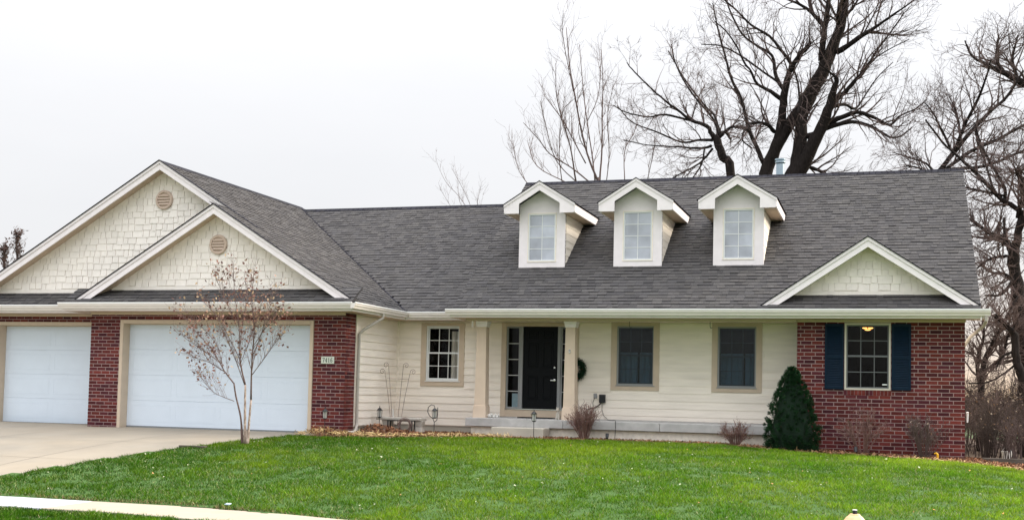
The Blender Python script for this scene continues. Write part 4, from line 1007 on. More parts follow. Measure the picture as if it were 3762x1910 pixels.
t.limb([(q[0], q[1], 22), (q[0]+10, 1100, 20), (3420, 760, 14), (3450, 625, 11)], YH, 'trunk', n=8)
for L in ([(3450, 630, 10), (3505, 560, 9), (3580, 470, 8), (3650, 400, 7), (3700, 355, 6), (3760, 260, 4)], [(3505, 560, 7), (3540, 470, 6), (3590, 370, 5), (3625, 280, 3.5), (3640, 220, 2.5)],
          [(3440, 650, 8), (3560, 560, 7), (3660, 515, 6), (3762, 460, 5)], [(3460, 625, 6), (3620, 610, 5.5), (3720, 570, 5), (3800, 540, 4)], [(3500, 560, 5), (3460, 480, 4), (3430, 420, 3), (3400, 380, 2)],
          [(3440, 640, 5), (3400, 600, 4), (3340, 580, 3), (3280, 560, 2)], [(3530, 520, 5), (3520, 440, 4), (3500, 380, 3)],
          [(3580, 470, 5), (3600, 540, 5), (3620, 600, 4), (3650, 700, 4)], [(3440, 660, 5), (3380, 620, 4), (3330, 610, 3)]):
    C = t.limb(L, YH, n=6, wob=.12, dy=t.r.uniform(-2, 2)); t.grow(C, 15, 1.5, 2, rmin=.0065, up=.12, spread=1.05)
t.done()
b0 = at_y(3990, 1500, YH+1)
t = Tree('tall_tree', (float(b0[0]), YH+1, Gf(b0[0], YH+1)), 'tall leafless tree reaching a dark limb in from the right above the leaning tree', M_bark, M_twig2, 19)
q = proj((b0[0], YH+1, Gf(b0[0], YH+1)-.1))
C = t.limb([(q[0], q[1], 34), (3995, 1200, 31), (3985, 800, 27), (3960, 520, 22), (3935, 400, 18), (3920, 250, 13), (3930, 80, 8), (3925, -80, 4)], YH+1, 'trunk', n=9, wob=.06); t.grow(C, 16, 2.4, 2, t0=.5, rfac=.4, rmin=.0062, up=.2)
for L in ([(3945, 450, 18), (3870, 375, 17), (3800, 330, 16), (3740, 295, 13), (3680, 265, 10), (3620, 235, 7), (3570, 205, 4), (3545, 150, 2.5)], [(3690, 270, 7), (3660, 215, 5), (3670, 130, 3)], [(3740, 295, 7), (3720, 220, 5), (3740, 130, 3)], [(3970, 600, 14), (4060, 480, 11), (4150, 380, 7), (4220, 240, 3)], [(3975, 700, 10), (3900, 610, 7), (3850, 560, 5), (3800, 480, 3)]):
    C = t.limb(L, YH+1, n=6, wob=.12, dy=0 if L[0][0] < 3800 else t.r.uniform(-.3, .3)); t.grow(C, 15, 1.5, 2, rmin=.0065, up=.12, spread=1.05)
t.done()
YK = 5.2
Z6 = lambda a, b, r: (3400+a/2.012, 1100+b/2.012, r/2.012)
b0 = at_y(3775, 1600, YK)
t = Tree('snag_tree', (float(b0[0]), YK, Gf(b0[0], YK)), 'crooked bare tree with a snapped off limb stub beside the brick corner', M_bark, M_twig2, 17)
q = proj((b0[0], YK, Gf(b0[0], YK)-.1)); t.limb([(q[0], q[1], 22), (3778, 1520, 20), Z6(735, 640, 34), Z6(700, 540, 32), Z6(672, 430, 31), Z6(662, 300, 28), Z6(655, 255, 26)], YK, 'trunk', n=9, wob=.08)
for L in ([(660, 265, 24), (610, 195, 22), (570, 160, 20), (530, 130, 18), (512, 118, 16)], [(665, 330, 10), (640, 240, 8), (680, 160, 7), (720, 60, 6)], [(690, 460, 10), (640, 500, 8), (560, 560, 7), (460, 610, 6), (320, 620, 5)], [(660, 380, 9), (560, 430, 8), (520, 520, 6)]):
    C = t.limb(zs(Z6, L), YK, n=7, wob=.1, dy=t.r.uniform(-.6, .6)); t.grow(C, 14, .9, 2, rmin=.005, up=.1, spread=1.1)
t.done()
b0 = at_y(3600, 1640, 6.5)
t = Tree('thin_tree', (float(b0[0]), 6.5, Gf(b0[0], 6.5)), 'thin slanting bare tree right behind the brick corner', M_bark, M_twig2, 18)
q = proj((b0[0], 6.5, Gf(b0[0], 6.5)-.1))
for L in ([(q[0], q[1], 12), (3600, 1480, 11), (3618, 1330, 10), (3650, 1260, 8), (3690, 1180, 7), (3740, 1090, 4)], [(3605, 1450, 8), (3590, 1330, 7), (3615, 1230, 5), (3600, 1130, 3)], [(3640, 1360, 8), (3680, 1310, 7), (3700, 1240, 5), (3730, 1200, 4)]):
    C = t.limb(L, 6.5, 'trunk' if L[0][1] == q[1] else 'limb', n=6, wob=.15, dy=t.r.uniform(-.5, .8)); t.grow(C, 26, 1.2, 2, rmin=.0055, up=.1, spread=1.2)
t.done()
# distant leafy tops at the far left
YF = 30.
for k, (u, v, seed) in enumerate(((62, 885, 21), (15, 930, 22))):
    b0 = at_y(u, 1000, YF)
    t = Tree('brown_tree', (float(b0[0]), YF, 0), ('narrow brown leaved tree top with a taller tip', 'narrow brown leaved tree top, the lower of two')[k]+' beyond the garage roof', M_twig, M_twig, seed, group='tree tops beyond the garage')
    q = proj((b0[0], YF, -.1)); C = t.limb([(q[0], q[1], 8), (u+2, 1100, 6), (u, v+40, 3), (u+2, v, 1.5)], YF, 'trunk', n=5); t.grow(C, 60, 1.0, 1, t0=.45, rmin=.01, up=.6, spread=.5)
    t.done(); V = []; Cc = []
    for p, d in t.tips:
        if t.r.random() < .8:
            c = np.array(p)-np.array(t.root.location); s_ = .07
            for kk in range(3): V += [c+np.array([t.r.gauss(0, s_) for _ in range(3)])]
            cc = (.10, .065, .06, 1); Cc += [cc]*3
    np_mesh('leaves', np.array(V), 3, A_leaf, t.root, np.array(Cc)); tag(t.root.children[-1], kind='stuff')

# ------------------------------------------------------------------ young birch on the lawn
ZB = lambda a, b, r: (600+a/1.6764, 900+b/1.6764, .86*r/1.6764)
YB = -5.2
b0 = at_y(*ZB(503, 1240, 1)[:2], YB)
t = Tree('young_birch', (float(b0[0]), YB, Gf(b0[0], YB)), 'young clump birch with pale peeling stems and dry brown leaves on the lawn', M_birch2, M_birch2, 31)
bark, t.bark = t.bark, M_birch
zb_ = Gf(b0[0], YB); bb = lambda u: [proj((b0[0]+u, YB, zb_-.05))]
t.bark = M_birch2; t1 = t.limb([tuple(bb(-.06)[0])+(5.2,)]+zs(ZB, [(478, 1070, 6.5), (447, 930, 6), (435, 850, 5.5)]), YB, 'stem', n=8)
t.bark = M_birch; t2 = t.limb([tuple(bb(.0)[0])+(6.5,)]+zs(ZB, [(503, 1000, 8), (505, 860, 7)]), YB, 'stem', n=8)
t3 = t.limb([tuple(bb(.05)[0])+(6.5,)]+zs(ZB, [(528, 1090, 8.5), (540, 950, 7.5)]), YB, 'stem', n=8)
t.bark = bark
for L in ([(435, 852, 5.5), (380, 780, 4.5), (340, 710, 3.6), (280, 620, 2.6), (170, 500, 1.4)], [(505, 862, 6.5), (475, 720, 5), (468, 520, 3.6), (440, 300, 2), (430, 110, 1.2)], [(540, 955, 7), (545, 720, 5.5), (560, 520, 4.2), (545, 330, 2.4), (560, 170, 1.4)],
          [(435, 960, 3), (310, 905, 1.8), (220, 800, 1.2)], [(500, 860, 3), (420, 640, 2.4), (350, 500, 1.6)], [(545, 800, 3), (620, 700, 2.4), (690, 600, 1.8), (745, 540, 1.2)], [(545, 690, 3), (600, 560, 2.2), (640, 420, 1.5), (690, 300, 1)],
          [(470, 700, 3), (400, 560, 2.2), (330, 440, 1.5), (240, 340, 1)], [(380, 780, 3), (280, 720, 2), (180, 690, 1.3)], [(345, 720, 2.5), (230, 640, 1.8), (130, 570, 1.2)], [(470, 600, 2.5), (500, 420, 2), (520, 250, 1.2)], [(555, 620, 2.6), (640, 500, 2), (720, 440, 1.2)],
          [(475, 730, 2.5), (540, 560, 2), (590, 380, 1.3)], [(440, 470, 2.2), (380, 330, 1.5), (320, 200, 1)], [(370, 770, 2.2), (330, 620, 1.7), (230, 500, 1.2), (100, 440, .9)]):
    C = t.limb(zs(ZB, L), YB, n=5, wob=.1, dy=t.r.uniform(-.55, .55)); t.grow(C, 25, .56, 1, rmin=.0028, up=.45, spread=.6, jit=.12, kids=(2, 4))
t.done()
V, Cc = [], []
pal = [(.24, .12, .09), (.16, .085, .07), (.36, .22, .16), (.46, .34, .22), (.10, .06, .055), (.26, .14, .12)]
tips = [p for p, d in t.tips if (p[2] > 1.0)]
for p in tips:
    for _ in range(2):
        if t.r.random() < .46:
            c = np.array(p)+np.array([t.r.gauss(0, .05) for _ in range(3)])-np.array(t.root.location); a = np.array([t.r.gauss(0, 1) for _ in range(3)]); a /= np.linalg.norm(a); b = np.cross(a, [t.r.gauss(0, 1) for _ in range(3)]); b /= np.linalg.norm(b); s_ = t.r.uniform(.020, .038)
            V += [c-a*s_*1.2, c-b*s_*.7, c+a*s_*1.2, c+b*s_*.7]; cc = t.r.choice(pal); Cc += [cc+(1,)]*4
np_mesh('leaves', np.array(V), 4, A_leaf, t.root, np.array(Cc)); tag(t.root.children[-1], kind='stuff')

# ------------------------------------------------------------------ leafless shrubs and thicket
def shrub(x, y, h, w, n, label, m, seed, lev=1, rmin=.0035, name='bare_shrub', leafy=None, group=None, r0=.007, up=.25, dens=6, cat='shrub', foot=.10):
    z = Gf(x, y); t = Tree(name, (x, y, z), label, m, m, seed, cat, group)
    for k in range(n):
        a = t.r.uniform(0, 2*math.pi); rr = t.r.uniform(.1, 1)**.7; hh = h*t.r.uniform(.55, 1.0)*(1-.3*rr*rr)
        p0 = np.array([x+foot*w*math.cos(a)*t.r.random(), y+foot*w*math.sin(a)*t.r.random(), z-.03]); p2 = np.array([x+w*.5*rr*math.cos(a), y+w*.5*rr*math.sin(a), z+hh])
        pm = (p0+p2)/2+np.array([t.r.gauss(0, .05)*w, t.r.gauss(0, .05)*w, .1*h]); C = [np.append(p0, r0), np.append(pm, r0*.75), np.append(p2, r0*.4)]
        C = catmull(C, 3); t.tw.tube([c[:3] for c in C], [c[3] for c in C], 4, cap=False); t.grow(C, dens, h*.34, lev, t0=.3, rmin=rmin, up=up, spread=.75, jit=.18, kids=(2, 3))
    t.done('stems')
    if leafy:
        V, Cc = [], []
        for p, d in t.tips:
            if t.r.random() < leafy[0]:
                c = np.array(p)-np.array(t.root.location); s_ = leafy[1]
                V += [c+np.array([t.r.gauss(0, s_) for _ in range(3)]) for _ in range(3)]; cc = t.r.choice(leafy[2]); Cc += [cc+(1,)]*3
        if V: tag(np_mesh('leaves', np.array(V), 3, A_leaf, t.root, np.array(Cc)), kind='stuff')
    return t.root
LV = [(.20, .12, .07), (.28, .18, .10), (.12, .08, .06), (.45, .38, .30)]
shrub(-7.94, -.55, .80, .84, 46, 'dense bare brown shrub against the porch beside the right column', M_rtwig, 41, dens=10, r0=.009, leafy=(.25, .012, LV))
sr_ = shrub(-4.62, -.58, .52, .76, 34, 'low scraggly bare shrub below the second porch window', M_rtwig, 42, dens=10, r0=.009, leafy=(.3, .012, LV))
MB().tube([(-4.56, -.58, .1), (-4.55, -.58, .42), (-4.62, -.6, .58), (-4.66, -.6, .68)], [.016, .014, .010, .006], 6).build('stem', M_rtwig, sr_)
shrub(-2.02, -.55, .98, 1.02, 26, 'loose bare reddish shrub before the brick wall under the shuttered window', M_rtwig, 43, dens=5, leafy=(.14, .014, LV), up=.3, r0=.013, rmin=.0055)
shrub(-.84, -.55, .94, .95, 30, 'darker tangled bare shrub before the brick wall by the yellow sprinkler', M_twig2, 44, dens=7, leafy=(.10, .014, LV), r0=.013, rmin=.0055)
TH = [(.62, .9, 1.15, .95), (1.15, .55, 1.1, 1.0), (.50, 2.2, 1.45, 1.2), (1.35, 2.3, 1.4, 1.3), (.75, 4.2, 1.6, 1.8), (1.9, 4.6, 1.7, 2.0), (1.1, 7.0, 1.8, 2.6), (2.6, 7.6, 1.9, 2.8), (.6, 9.5, 2.0, 3.2), (2.0, 11., 2.2, 3.6), (4.2, 12., 2.3, 3.6)]
THL = ['dense bare twig bush hugging the right corner of the brick wall', 'low arching bare bush right of the brick corner by the timber edging', 'tall bare bush close behind the brick corner', 'tall bare bush behind the timber edging', 'brown thicket bush behind the house corner', 'brown thicket bush behind the timber edging', 'large brown thicket bush under the thin tree', 'large brown thicket bush under the forked tree', 'far brown thicket in line with the house end', 'far brown thicket below the snapped tree', 'farthest brown thicket at the right edge of the yard']
for i, (x, y, h, w) in enumerate(TH):
    shrub(x, y, h, w, 30 if i < 4 else 34, THL[i], M_twig2 if i % 3 == 1 else M_brush, 60+i, lev=2 if i > 3 else 1, name='thicket_bush', leafy=(.09, .026 if i > 3 else .014, LV), group='bare thicket at the right of the house', r0=.011, rmin=.0055 if i > 3 else .004, dens=8, up=.1, cat='bush', foot=.42)
# far line of woods closing the yard
V, Cc = [], []
for k in range(16000):
    x = NPR.uniform(2, 60); y = 45+NPR.uniform(0, 10); z = -.6+abs(NPR.normal(0, 1))*.9; a = NPR.normal(0, .5); h = NPR.uniform(.5, 1.4)
    V += [(x-.012, y, z), (x+.012, y, z), (x+a*h, y+NPR.normal(0, .2), z+h)]; c = NPR.uniform(.6, 1.2); Cc += [(.07*c, .05*c, .045*c, 1)]*3
o = np_mesh('distant_woods', np.array(V), 3, A_bits, None, np.array(Cc)); tag(o, 'far brown leafless woods behind the yard', 'woods', None, 'stuff')

# ------------------------------------------------------------------ evergreen
ex_, ey = -3.44, -.72; ez = Gf(ex_, ey)
ev = thing('dwarf_spruce', (ex_, ey, ez), 'dark green cone shaped evergreen at the left edge of the brick wall', 'shrub')
def cone_r(t): return .525*(1-max(0, (t-.22)/.78))**.60*(.82+.18*min(1, t/.12)) if t > .22 else .525*(.86+.14*min(1, t/.18))
prof = [(cone_r(i/20)*.82, 1.70*i/20) for i in range(20)]+[(.015, 1.69)]
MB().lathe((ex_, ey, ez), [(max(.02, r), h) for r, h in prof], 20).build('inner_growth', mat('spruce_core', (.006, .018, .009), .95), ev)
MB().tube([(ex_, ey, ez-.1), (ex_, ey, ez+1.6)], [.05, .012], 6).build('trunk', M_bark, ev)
nc = 620; ct = NPR.random(nc)**1.15; ca = NPR.random(nc)*2*np.pi; cr = np.array([cone_r(a) for a in ct])*NPR.uniform(.84, 1.10, nc)
cs_ = NPR.uniform(.045, .085, nc)*(1-.35*ct); cb = NPR.uniform(.55, 1.45, nc); per = 70; n = nc*per
idx = np.repeat(np.arange(nc), per); base = np.stack([cr*np.cos(ca), cr*np.sin(ca), ct*1.70+.02], -1)[idx]
od = np.stack([np.cos(ca), np.sin(ca), .55+.4*ct], -1); od /= np.linalg.norm(od, axis=1)[:, None]; od = od[idx]
dv = NPR.normal(0, 1, (n, 3)); dv /= np.linalg.norm(dv, axis=1)[:, None]; dv = dv*.75+od*.55
rr = NPR.random(n)**.5; c = base+dv*(cs_[idx]*rr)[:, None]; c[:, 2] = np.maximum(c[:, 2], .01)
out = dv+od*.6+NPR.normal(0, .25, (n, 3)); out /= np.linalg.norm(out, axis=1)[:, None]
sd_ = np.cross(out, NPR.normal(0, 1, (n, 3))); sd_ /= np.linalg.norm(sd_, axis=1)[:, None]
ln = NPR.uniform(.018, .042, n)[:, None]
V = np.stack([c-sd_*.006, c+sd_*.006, c+out*ln], 1).reshape(-1, 3)
g = NPR.uniform(.7, 1.3, n)*cb[idx]; cc = np.stack([.012*g, .044*g, .015*g, np.ones(n)], -1); br_ = NPR.random(n) < .012; cc[br_] = (.10, .06, .03, 1); cc = cc.repeat(3, 0)
tag(np_mesh('foliage', V, 3, A_needle, ev, cc), kind='stuff')

# ------------------------------------------------------------------ grass
def vnoise(x, y, sc, seed):
    g = np.random.default_rng(seed).uniform(-1, 1, (97, 97)); u, v = x/sc+500., y/sc+500.; i, j = np.floor(u).astype(int), np.floor(v).astype(int); f, h = u-i, v-j
    f, h = f*f*(3-2*f), h*h*(3-2*h); q = lambda a, b: g[a % 97, b % 97]
    return (q(i, j)*(1-f)+q(i+1, j)*f)*(1-h)+(q(i, j+1)*(1-f)+q(i+1, j+1)*f)*h
def blades(name, n, xr, yr, keep, label, hmin=.03, hmax=.07, wid=.0055, edge=None):
    x = NPR.uniform(*xr, n); y = NPR.uniform(*yr, n); k = keep(x, y); k &= NPR.random(n) < .78+.6*(.8*vnoise(x, y, .28, 3)+.7*vnoise(x, y, .11, 4)); x, y = x[k], y[k]; m = len(x); z = G(x, y)
    patch = vnoise(x, y, 2.4, 1)+.8*vnoise(x, y, .9, 2); fine = .8*vnoise(x, y, .28, 3)+.7*vnoise(x, y, .11, 4)
    thin = vnoise(x, y, .5, 6)+.6*vnoise(x, y, .2, 7)
    h = NPR.uniform(hmin, hmax, m)*(1+.30*fine+.10*patch)
    a = NPR.uniform(0, 2*np.pi, m); lean = NPR.uniform(.2, 1.3, m)*h
    w = wid*NPR.uniform(.7, 1.5, m)
    b = np.stack([x, y, z-.005], -1); s = np.stack([np.cos(a), np.sin(a), np.zeros(m)], -1)*w[:, None]
    l = NPR.uniform(0, 2*np.pi, m)+1.5*vnoise(x, y, .4, 5); tip = b+np.stack([np.cos(l)*lean, np.sin(l)*lean, h], -1)
    V = np.stack([b-s, b+s, tip], 1).reshape(-1, 3)
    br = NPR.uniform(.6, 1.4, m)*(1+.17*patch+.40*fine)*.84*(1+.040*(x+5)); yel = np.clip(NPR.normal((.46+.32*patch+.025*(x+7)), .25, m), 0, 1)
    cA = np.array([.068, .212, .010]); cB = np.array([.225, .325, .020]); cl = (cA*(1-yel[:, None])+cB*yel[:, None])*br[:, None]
    pale = NPR.random(m) < .055+.05*thin; cl[pale] = np.array([.29, .37, .12])*NPR.uniform(.7, 1.3, (pale.sum(), 1))
    dry = NPR.random(m) < .015+.03*np.clip(thin, 0, 1)+.14*np.clip(vnoise(x, y, 1.1, 11)+.5*vnoise(x, y, .35, 12)-.45, 0, 1); cl[dry] = np.array([.42, .38, .22])*NPR.uniform(.6, 1.2, (dry.sum(), 1))
    if edge is not None:
        e = (NPR.random(m) < edge(x, y)); cl[e] = np.where(NPR.random((e.sum(), 1)) < .5, np.array([.30, .24, .12]), np.array([.06, .06, .025]))*NPR.uniform(.6, 1.3, (e.sum(), 1))
    cl = np.concatenate([np.clip(cl, .004, .8), np.ones((m, 1))], 1); root = cl.copy(); root[:, :3] *= .8
    Cc = np.stack([root, root, cl], 1).reshape(-1, 4)
    o = np_mesh(name, V, 3, A_grass, None, Cc); tag(o, label, 'grass', None, 'stuff'); return o
def onlawn(x, y): return (y < bedY(x)+.02*np.sin(x*9)) & (x > driveX(y)+.03*np.sin(y*7)) & (y > WALK_Y1+wshift(x)+.06*vnoise(x, x*0, .5, 8)-.05)
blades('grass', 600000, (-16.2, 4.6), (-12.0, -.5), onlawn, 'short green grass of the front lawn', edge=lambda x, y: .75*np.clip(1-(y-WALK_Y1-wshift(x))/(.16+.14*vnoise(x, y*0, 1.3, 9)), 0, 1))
blades('verge_grass', 45000, (-15, -6), (-13.8, -12.36), lambda x, y: y < WALK_Y0+wshift(x)+.03*np.sin(x*5), 'grass of the verge beside the footpath')

# fallen leaves and pale clover specks on the lawn
V, Cc = [], []
for k in range(420):
    x, y = NPR.uniform(-15.5, 3.5), NPR.uniform(-11, -1.2)
    if not bool(onlawn(np.array(x), np.array(y))): continue
    s_ = NPR.uniform(.007, .021); z = Gf(x, y)+NPR.uniform(.035, .065); a = NPR.uniform(0, 6.28); tl = NPR.normal(0, .5, 4)*s_
    for i in range(4):
        q = a+i*math.pi/2; f = 1.2 if i % 2 else .75; V.append((x+math.cos(q)*s_*f, y+math.sin(q)*s_*f, z+tl[i]))
    r_ = NPR.random(); cc = (.44, .46, .32) if r_ < .7 else ((.38, .22, .10) if r_ < .92 else (.55, .30, .10)); Cc += [cc+(1,)]*4
o = np_mesh('fallen_leaves', np.array(V), 4, A_bits, None, np.array(Cc)); tag(o, 'pale fallen leaves scattered over the lawn', 'leaves', None, 'stuff')
# mulch chips, straw and dry leaves in the beds
V, Cc = [], []
def chip(x, y, z, l, w, cc):
    a = NPR.uniform(0, 6.28); p = NPR.normal(0, .45); d = np.array([math.cos(a)*math.cos(p), math.sin(a)*math.cos(p), math.sin(p)])*l; s = np.array([-math.sin(a), math.cos(a), NPR.normal(0, .5)])*w; c = np.array([x, y, z])
    V.extend([c-d-s, c+d-s, c+d+s, c-d+s]); Cc.extend([cc+(1,)]*4)
k = 0
while k < 23000:
    x, y = NPR.uniform(-14.1, 3.4), NPR.uniform(-3.1, .9)
    if y < bedY(x)-.06 or (x < -13.1 and y > -2.06) or x < driveX(y)+.05 or (x > -10.8 and x < -3.4 and y > -.15) or (x > -3.4 and x < 0 and y > -.03): continue
    k += 1; edge = y-bedY(x); left = x < -9.5
    heap = .20*math.exp(-((x+12.75)/.45)**2-((y+.95)/.35)**2)+.13*math.exp(-((x+13.35)/.6)**2-((y+2.45)/.28)**2)+.09*math.exp(-((x+12.1)/.6)**2-((y+1.2)/.4)**2)
    straw = edge < (.42 if left else .16) and NPR.random() < .75
    z = Gf(x, y)+.02+heap*NPR.random()**.5+NPR.uniform(0, .03)+(.07 if straw and left else 0)*NPR.random()
    b = NPR.uniform(.6, 1.35)
    if straw: cc = (min(.9, .60*b), .45*b, .22*b) if left or x > -1.5 else (.30*b, .20*b, .11*b)
    else: cc = (.30*b, .15*b, .085*b) if NPR.random() < .7 else (.12*b, .07*b, .05*b)
    chip(x, y, z, *((NPR.uniform(.03, .085), NPR.uniform(.002, .006)) if straw else (NPR.uniform(.02, .055), NPR.uniform(.003, .014))), cc)
o = np_mesh('mulch_litter', np.array(V), 4, A_bits, None, np.array(Cc)); tag(o, 'brown mulch, straw and dry leaves in the beds', 'mulch', None, 'stuff')

# ------------------------------------------------------------------ small things about the house
# house number plaque
pq = thing('house_number_plaque', (-13.50, YG-.004, 1.782), 'pale house number plaque reading 7416 on the garage brick', 'sign')
MB().box(-13.66, -13.34, YG-.022, YG-.002, 1.702, 1.862).build('plate', M_plaque, pq, bevel=.005)
def digit(mb, d, x, z, h):
    w = h*.56; y = YG-.024
    def st(pts, t):
        for (a, b), (c, e) in zip(pts[:-1], pts[1:]):
            dx, dz = c-a, e-b; L = math.hypot(dx, dz)+1e-9; nx, nz = -dz/L*t/2, dx/L*t/2; ex2, ez2 = dx/L*t*.2, dz/L*t*.2
            mb.prism([(x+a*w+0-ex2+nx, y, z+b*h-ez2+nz), (x+a*w-ex2-nx, y, z+b*h-ez2-nz), (x+c*w+ex2-nx, y, z+e*h+ez2-nz), (x+c*w+ex2+nx, y, z+e*h+ez2+nz)], (0, .003, 0))
    T, t_ = h*.15, h*.08
    if d == '7': st([(0.02, .95), (.95, .95)], T*.9); st([(.92, .93), (.55, .45), (.40, 0)], T); st([(.04, .95), (.04, .78)], t_)
    if d == '4': st([(.68, 0), (.68, 1)], T); st([(.68, .98), (.02, .30)], t_); st([(.02, .28), (1, .28)], t_); st([(.45, .02), (.92, .02)], t_)
    if d == '1': st([(.5, 0), (.5, 1)], T); st([(.5, .97), (.2, .82)], t_); st([(.2, .02), (.8, .02)], t_)
    if d == '6': st([(.88, .93), (.55, .98), (.22, .75), (.08, .4), (.2, .1), (.5, .01), (.8, .1), (.92, .32), (.8, .52), (.5, .6), (.2, .48)], T*.8)
for i, dch in enumerate('7416'):
    mb = MB(); digit(mb, dch, -13.622+i*.064, 1.737, .092); mb.build('numeral', M_ink, pq)

def lantern(name, x, y, label, ztop, group='black garden lanterns', hook=False):
    z = Gf(x, y); t = thing(name, (x, y, z), label, 'lantern', group)
    if hook:
        hx = x
        pts = [(x, y, z-.1), (x, y, z+.33), (x-.03, y, z+.40), (x-.12, y, z+.47), (x-.165, y, z+.56), (x-.15, y, z+.66), (x-.08, y, z+.715), (x-.01, y, z+.70), (x+.005, y, z+.665)]
        MB().tube(pts, .009, 6).build('hook', M_black, t); MB().tube([(x, y, z+.33), (x+.06, y, z+.37), (x+.075, y, z+.5), (x+.075, y, z+.66)], .008, 6).build('stay', M_black, t)
        top = z+.665; lx = x+.005
    else:
        MB().tube([(x, y, z-.1), (x, y, ztop-.27)], .008, 6).build('stake', M_black, t); top = ztop-.03; lx = x
        MB().tube([(x, y, ztop-.05), (x, y, ztop)], [.012, .004], 6).build('finial', M_black, t)
    MB().lathe((lx, y, top-.085), [(.072, 0), (.065, .014), (.03, .05), (.012, .06), (.008, .08)], 8).build('cap', M_black, t)
    MB().lathe((lx, y, top-.245), [(.02, -.012), (.045, 0), (.05, .012)], 8).build('base', M_black, t)
    MB().lathe((lx, y, top-.232), [(.036, 0), (.046, .145)], 10).build('globe', mat(name+'_glass', (.45, .46, .44), .25, spec=.5), t)
    for k in range(4):
        a = k*math.pi/2+.4; MB().tube([(lx+.046*math.cos(a), y+.046*math.sin(a), top-.235), (lx+.062*math.cos(a), y+.062*math.sin(a), top-.083)], .005, 4).build('bar', M_black, t)
lantern('garden_lantern', -13.33, -2.45, 'black stake lantern in front of the garage brick pier', .76)
lantern('garden_lantern', -12.86, -.55, 'black stake lantern at the left end of the stone bench', .78)
lantern('garden_lantern', -11.24, -1.2, 'black lantern on a curled hook right of the stone bench', .77, hook=True)
lantern('garden_lantern', -8.97, -1.0, 'black stake lantern standing before the porch step', .80)

# stone bench with a wire planter below it
bz = Gf(-12.4, -.35)
bn = thing('stone_bench', (-12.42, -.3, bz), 'small cast stone garden bench on two pedestals beside the siding corner', 'bench')
sb = MB(); sb.prism([(-12.98, -.50, bz+.33), (-11.86, -.50, bz+.33), (-11.80, -.20, bz+.33), (-12.92, -.20, bz+.33)], (0, 0, .065)); sb.build('seat', M_stone, bn, bevel=.012)
for cx in (-12.74, -11.92):
    m = MB(); taper_box(m, cx, -.35, bz-.1, .24, bz+.05, .22); taper_box(m, cx, -.35, bz+.0505, .19, bz+.18, .15); taper_box(m, cx, -.35, bz+.1805, .15, bz+.328, .21); m.build('pedestal', M_stone, bn, bevel=.01)
pl_ = thing('wire_planter', (-12.28, -.62, bz), 'black square wire planter of dead vines before the stone bench', 'planter')
for dx in (-.30, .30):
    for dy in (-.08, .08): MB().box(-12.28+dx-.012, -12.28+dx+.012, -.62+dy-.012, -.62+dy+.012, bz-.05, bz+.311).build('leg', M_black, pl_)
for z_, n_ in ((bz+.311, 'top_shelf'), (bz+.05, 'lower_shelf')): MB().box(-12.595, -11.965, -.715, -.525, z_, z_+.018).build(n_, M_black, pl_)
m = MB()
for k in range(26):
    r_ = .15+RND.uniform(-.04, .04); a0_ = RND.uniform(0, 6.28); tl = RND.gauss(0, .25)
    m.tube([(-12.14+r_*math.cos(a0_+i*.55), -.74+tl*.12*math.sin(i), bz+.22+r_*math.sin(a0_+i*.55)) for i in range(9)], .005, 3, cap=False)
m.build('twig_ring', M_wire, pl_)
MB().lathe((-11.98, -.80, bz+.0), [(.05, 0), (.10, .03), (.10, .07), (.04, .09)], 12).build('watering_pot', M_blue, None, label='small blue pot on the mulch below the bench', cat='pot')

# scrolled wire trellis
TY = -.14
tr_ = thing('scroll_trellis', (-12.62, TY, Gf(-12.6, TY)), 'thin rusty wire trellis with four curled tops in the siding corner', 'trellis')
for (hx, hz, bx_, sg) in ((-12.93, 1.58, -12.70, -1), (-12.84, 1.73, -12.67, -1), (-12.46, 1.73, -12.60, 1), (-12.28, 1.58, -12.55, 1)):
    C = catmull([np.array(p) for p in ((bx_, TY, .02), (bx_+(hx-bx_)*.5, TY, .9), (hx, TY, hz))], 6)
    for k in range(1, 22):
        a = k*.42; r_ = .07*(1-k/26); C.append(np.array([hx+sg*(.07-r_*math.cos(a)), TY+.001*k, hz+r_*math.sin(a)]))
    MB().tube(C, .0055, 5).build('scroll', M_wire, tr_)
MB().tube([(-12.88, TY-.006, 1.42), (-12.32, TY-.006, 1.41)], .0045, 5).build('crossbar', M_wire, tr_)
MB().box(-12.70, -12.66, -.17, -.16, .15, .70).build('plant_stake', M_pale, None, label='pale flat plant stake stuck behind the stone bench', cat='stake')

# wreath
wr = thing('wreath', (-8.545, .90, 1.72), 'dark green evergreen wreath hung on the wall behind the right column', 'wreath')
n = 5200; th = NPR.random(n)*2*np.pi; ph = NPR.random(n)*2*np.pi; r1 = .195; r2 = .095*np.sqrt(NPR.random(n))
c = np.stack([(r1+r2*np.cos(ph))*np.cos(th), -.01+r2*np.sin(ph)*.7, (r1+r2*np.cos(ph))*np.sin(th)], -1)
out = NPR.normal(0, 1, (n, 3))+np.stack([np.cos(th), -.5*np.ones(n), np.sin(th)], -1)*.9; out /= np.linalg.norm(out, axis=1)[:, None]; s_ = np.cross(out, NPR.normal(0, 1, (n, 3))); s_ /= np.linalg.norm(s_, axis=1)[:, None]
V = np.stack([c-s_*.004, c+s_*.004, c+out*NPR.uniform(.03, .06, (n, 1))], 1).reshape(-1, 3); gg = NPR.uniform(.5, 1.3, n); cc = np.stack([.012*gg, .045*gg, .020*gg, np.ones(n)], -1).repeat(3, 0)
tag(np_mesh('needles', V, 3, A_needle, wr, cc), kind='stuff')
MB().tube([(-8.545+.195*math.cos(a), .915, 1.72+.195*math.sin(a)) for a in np.linspace(0, 6.2832, 25)], .05, 8).build('ring', MATS['spruce_core'], wr)
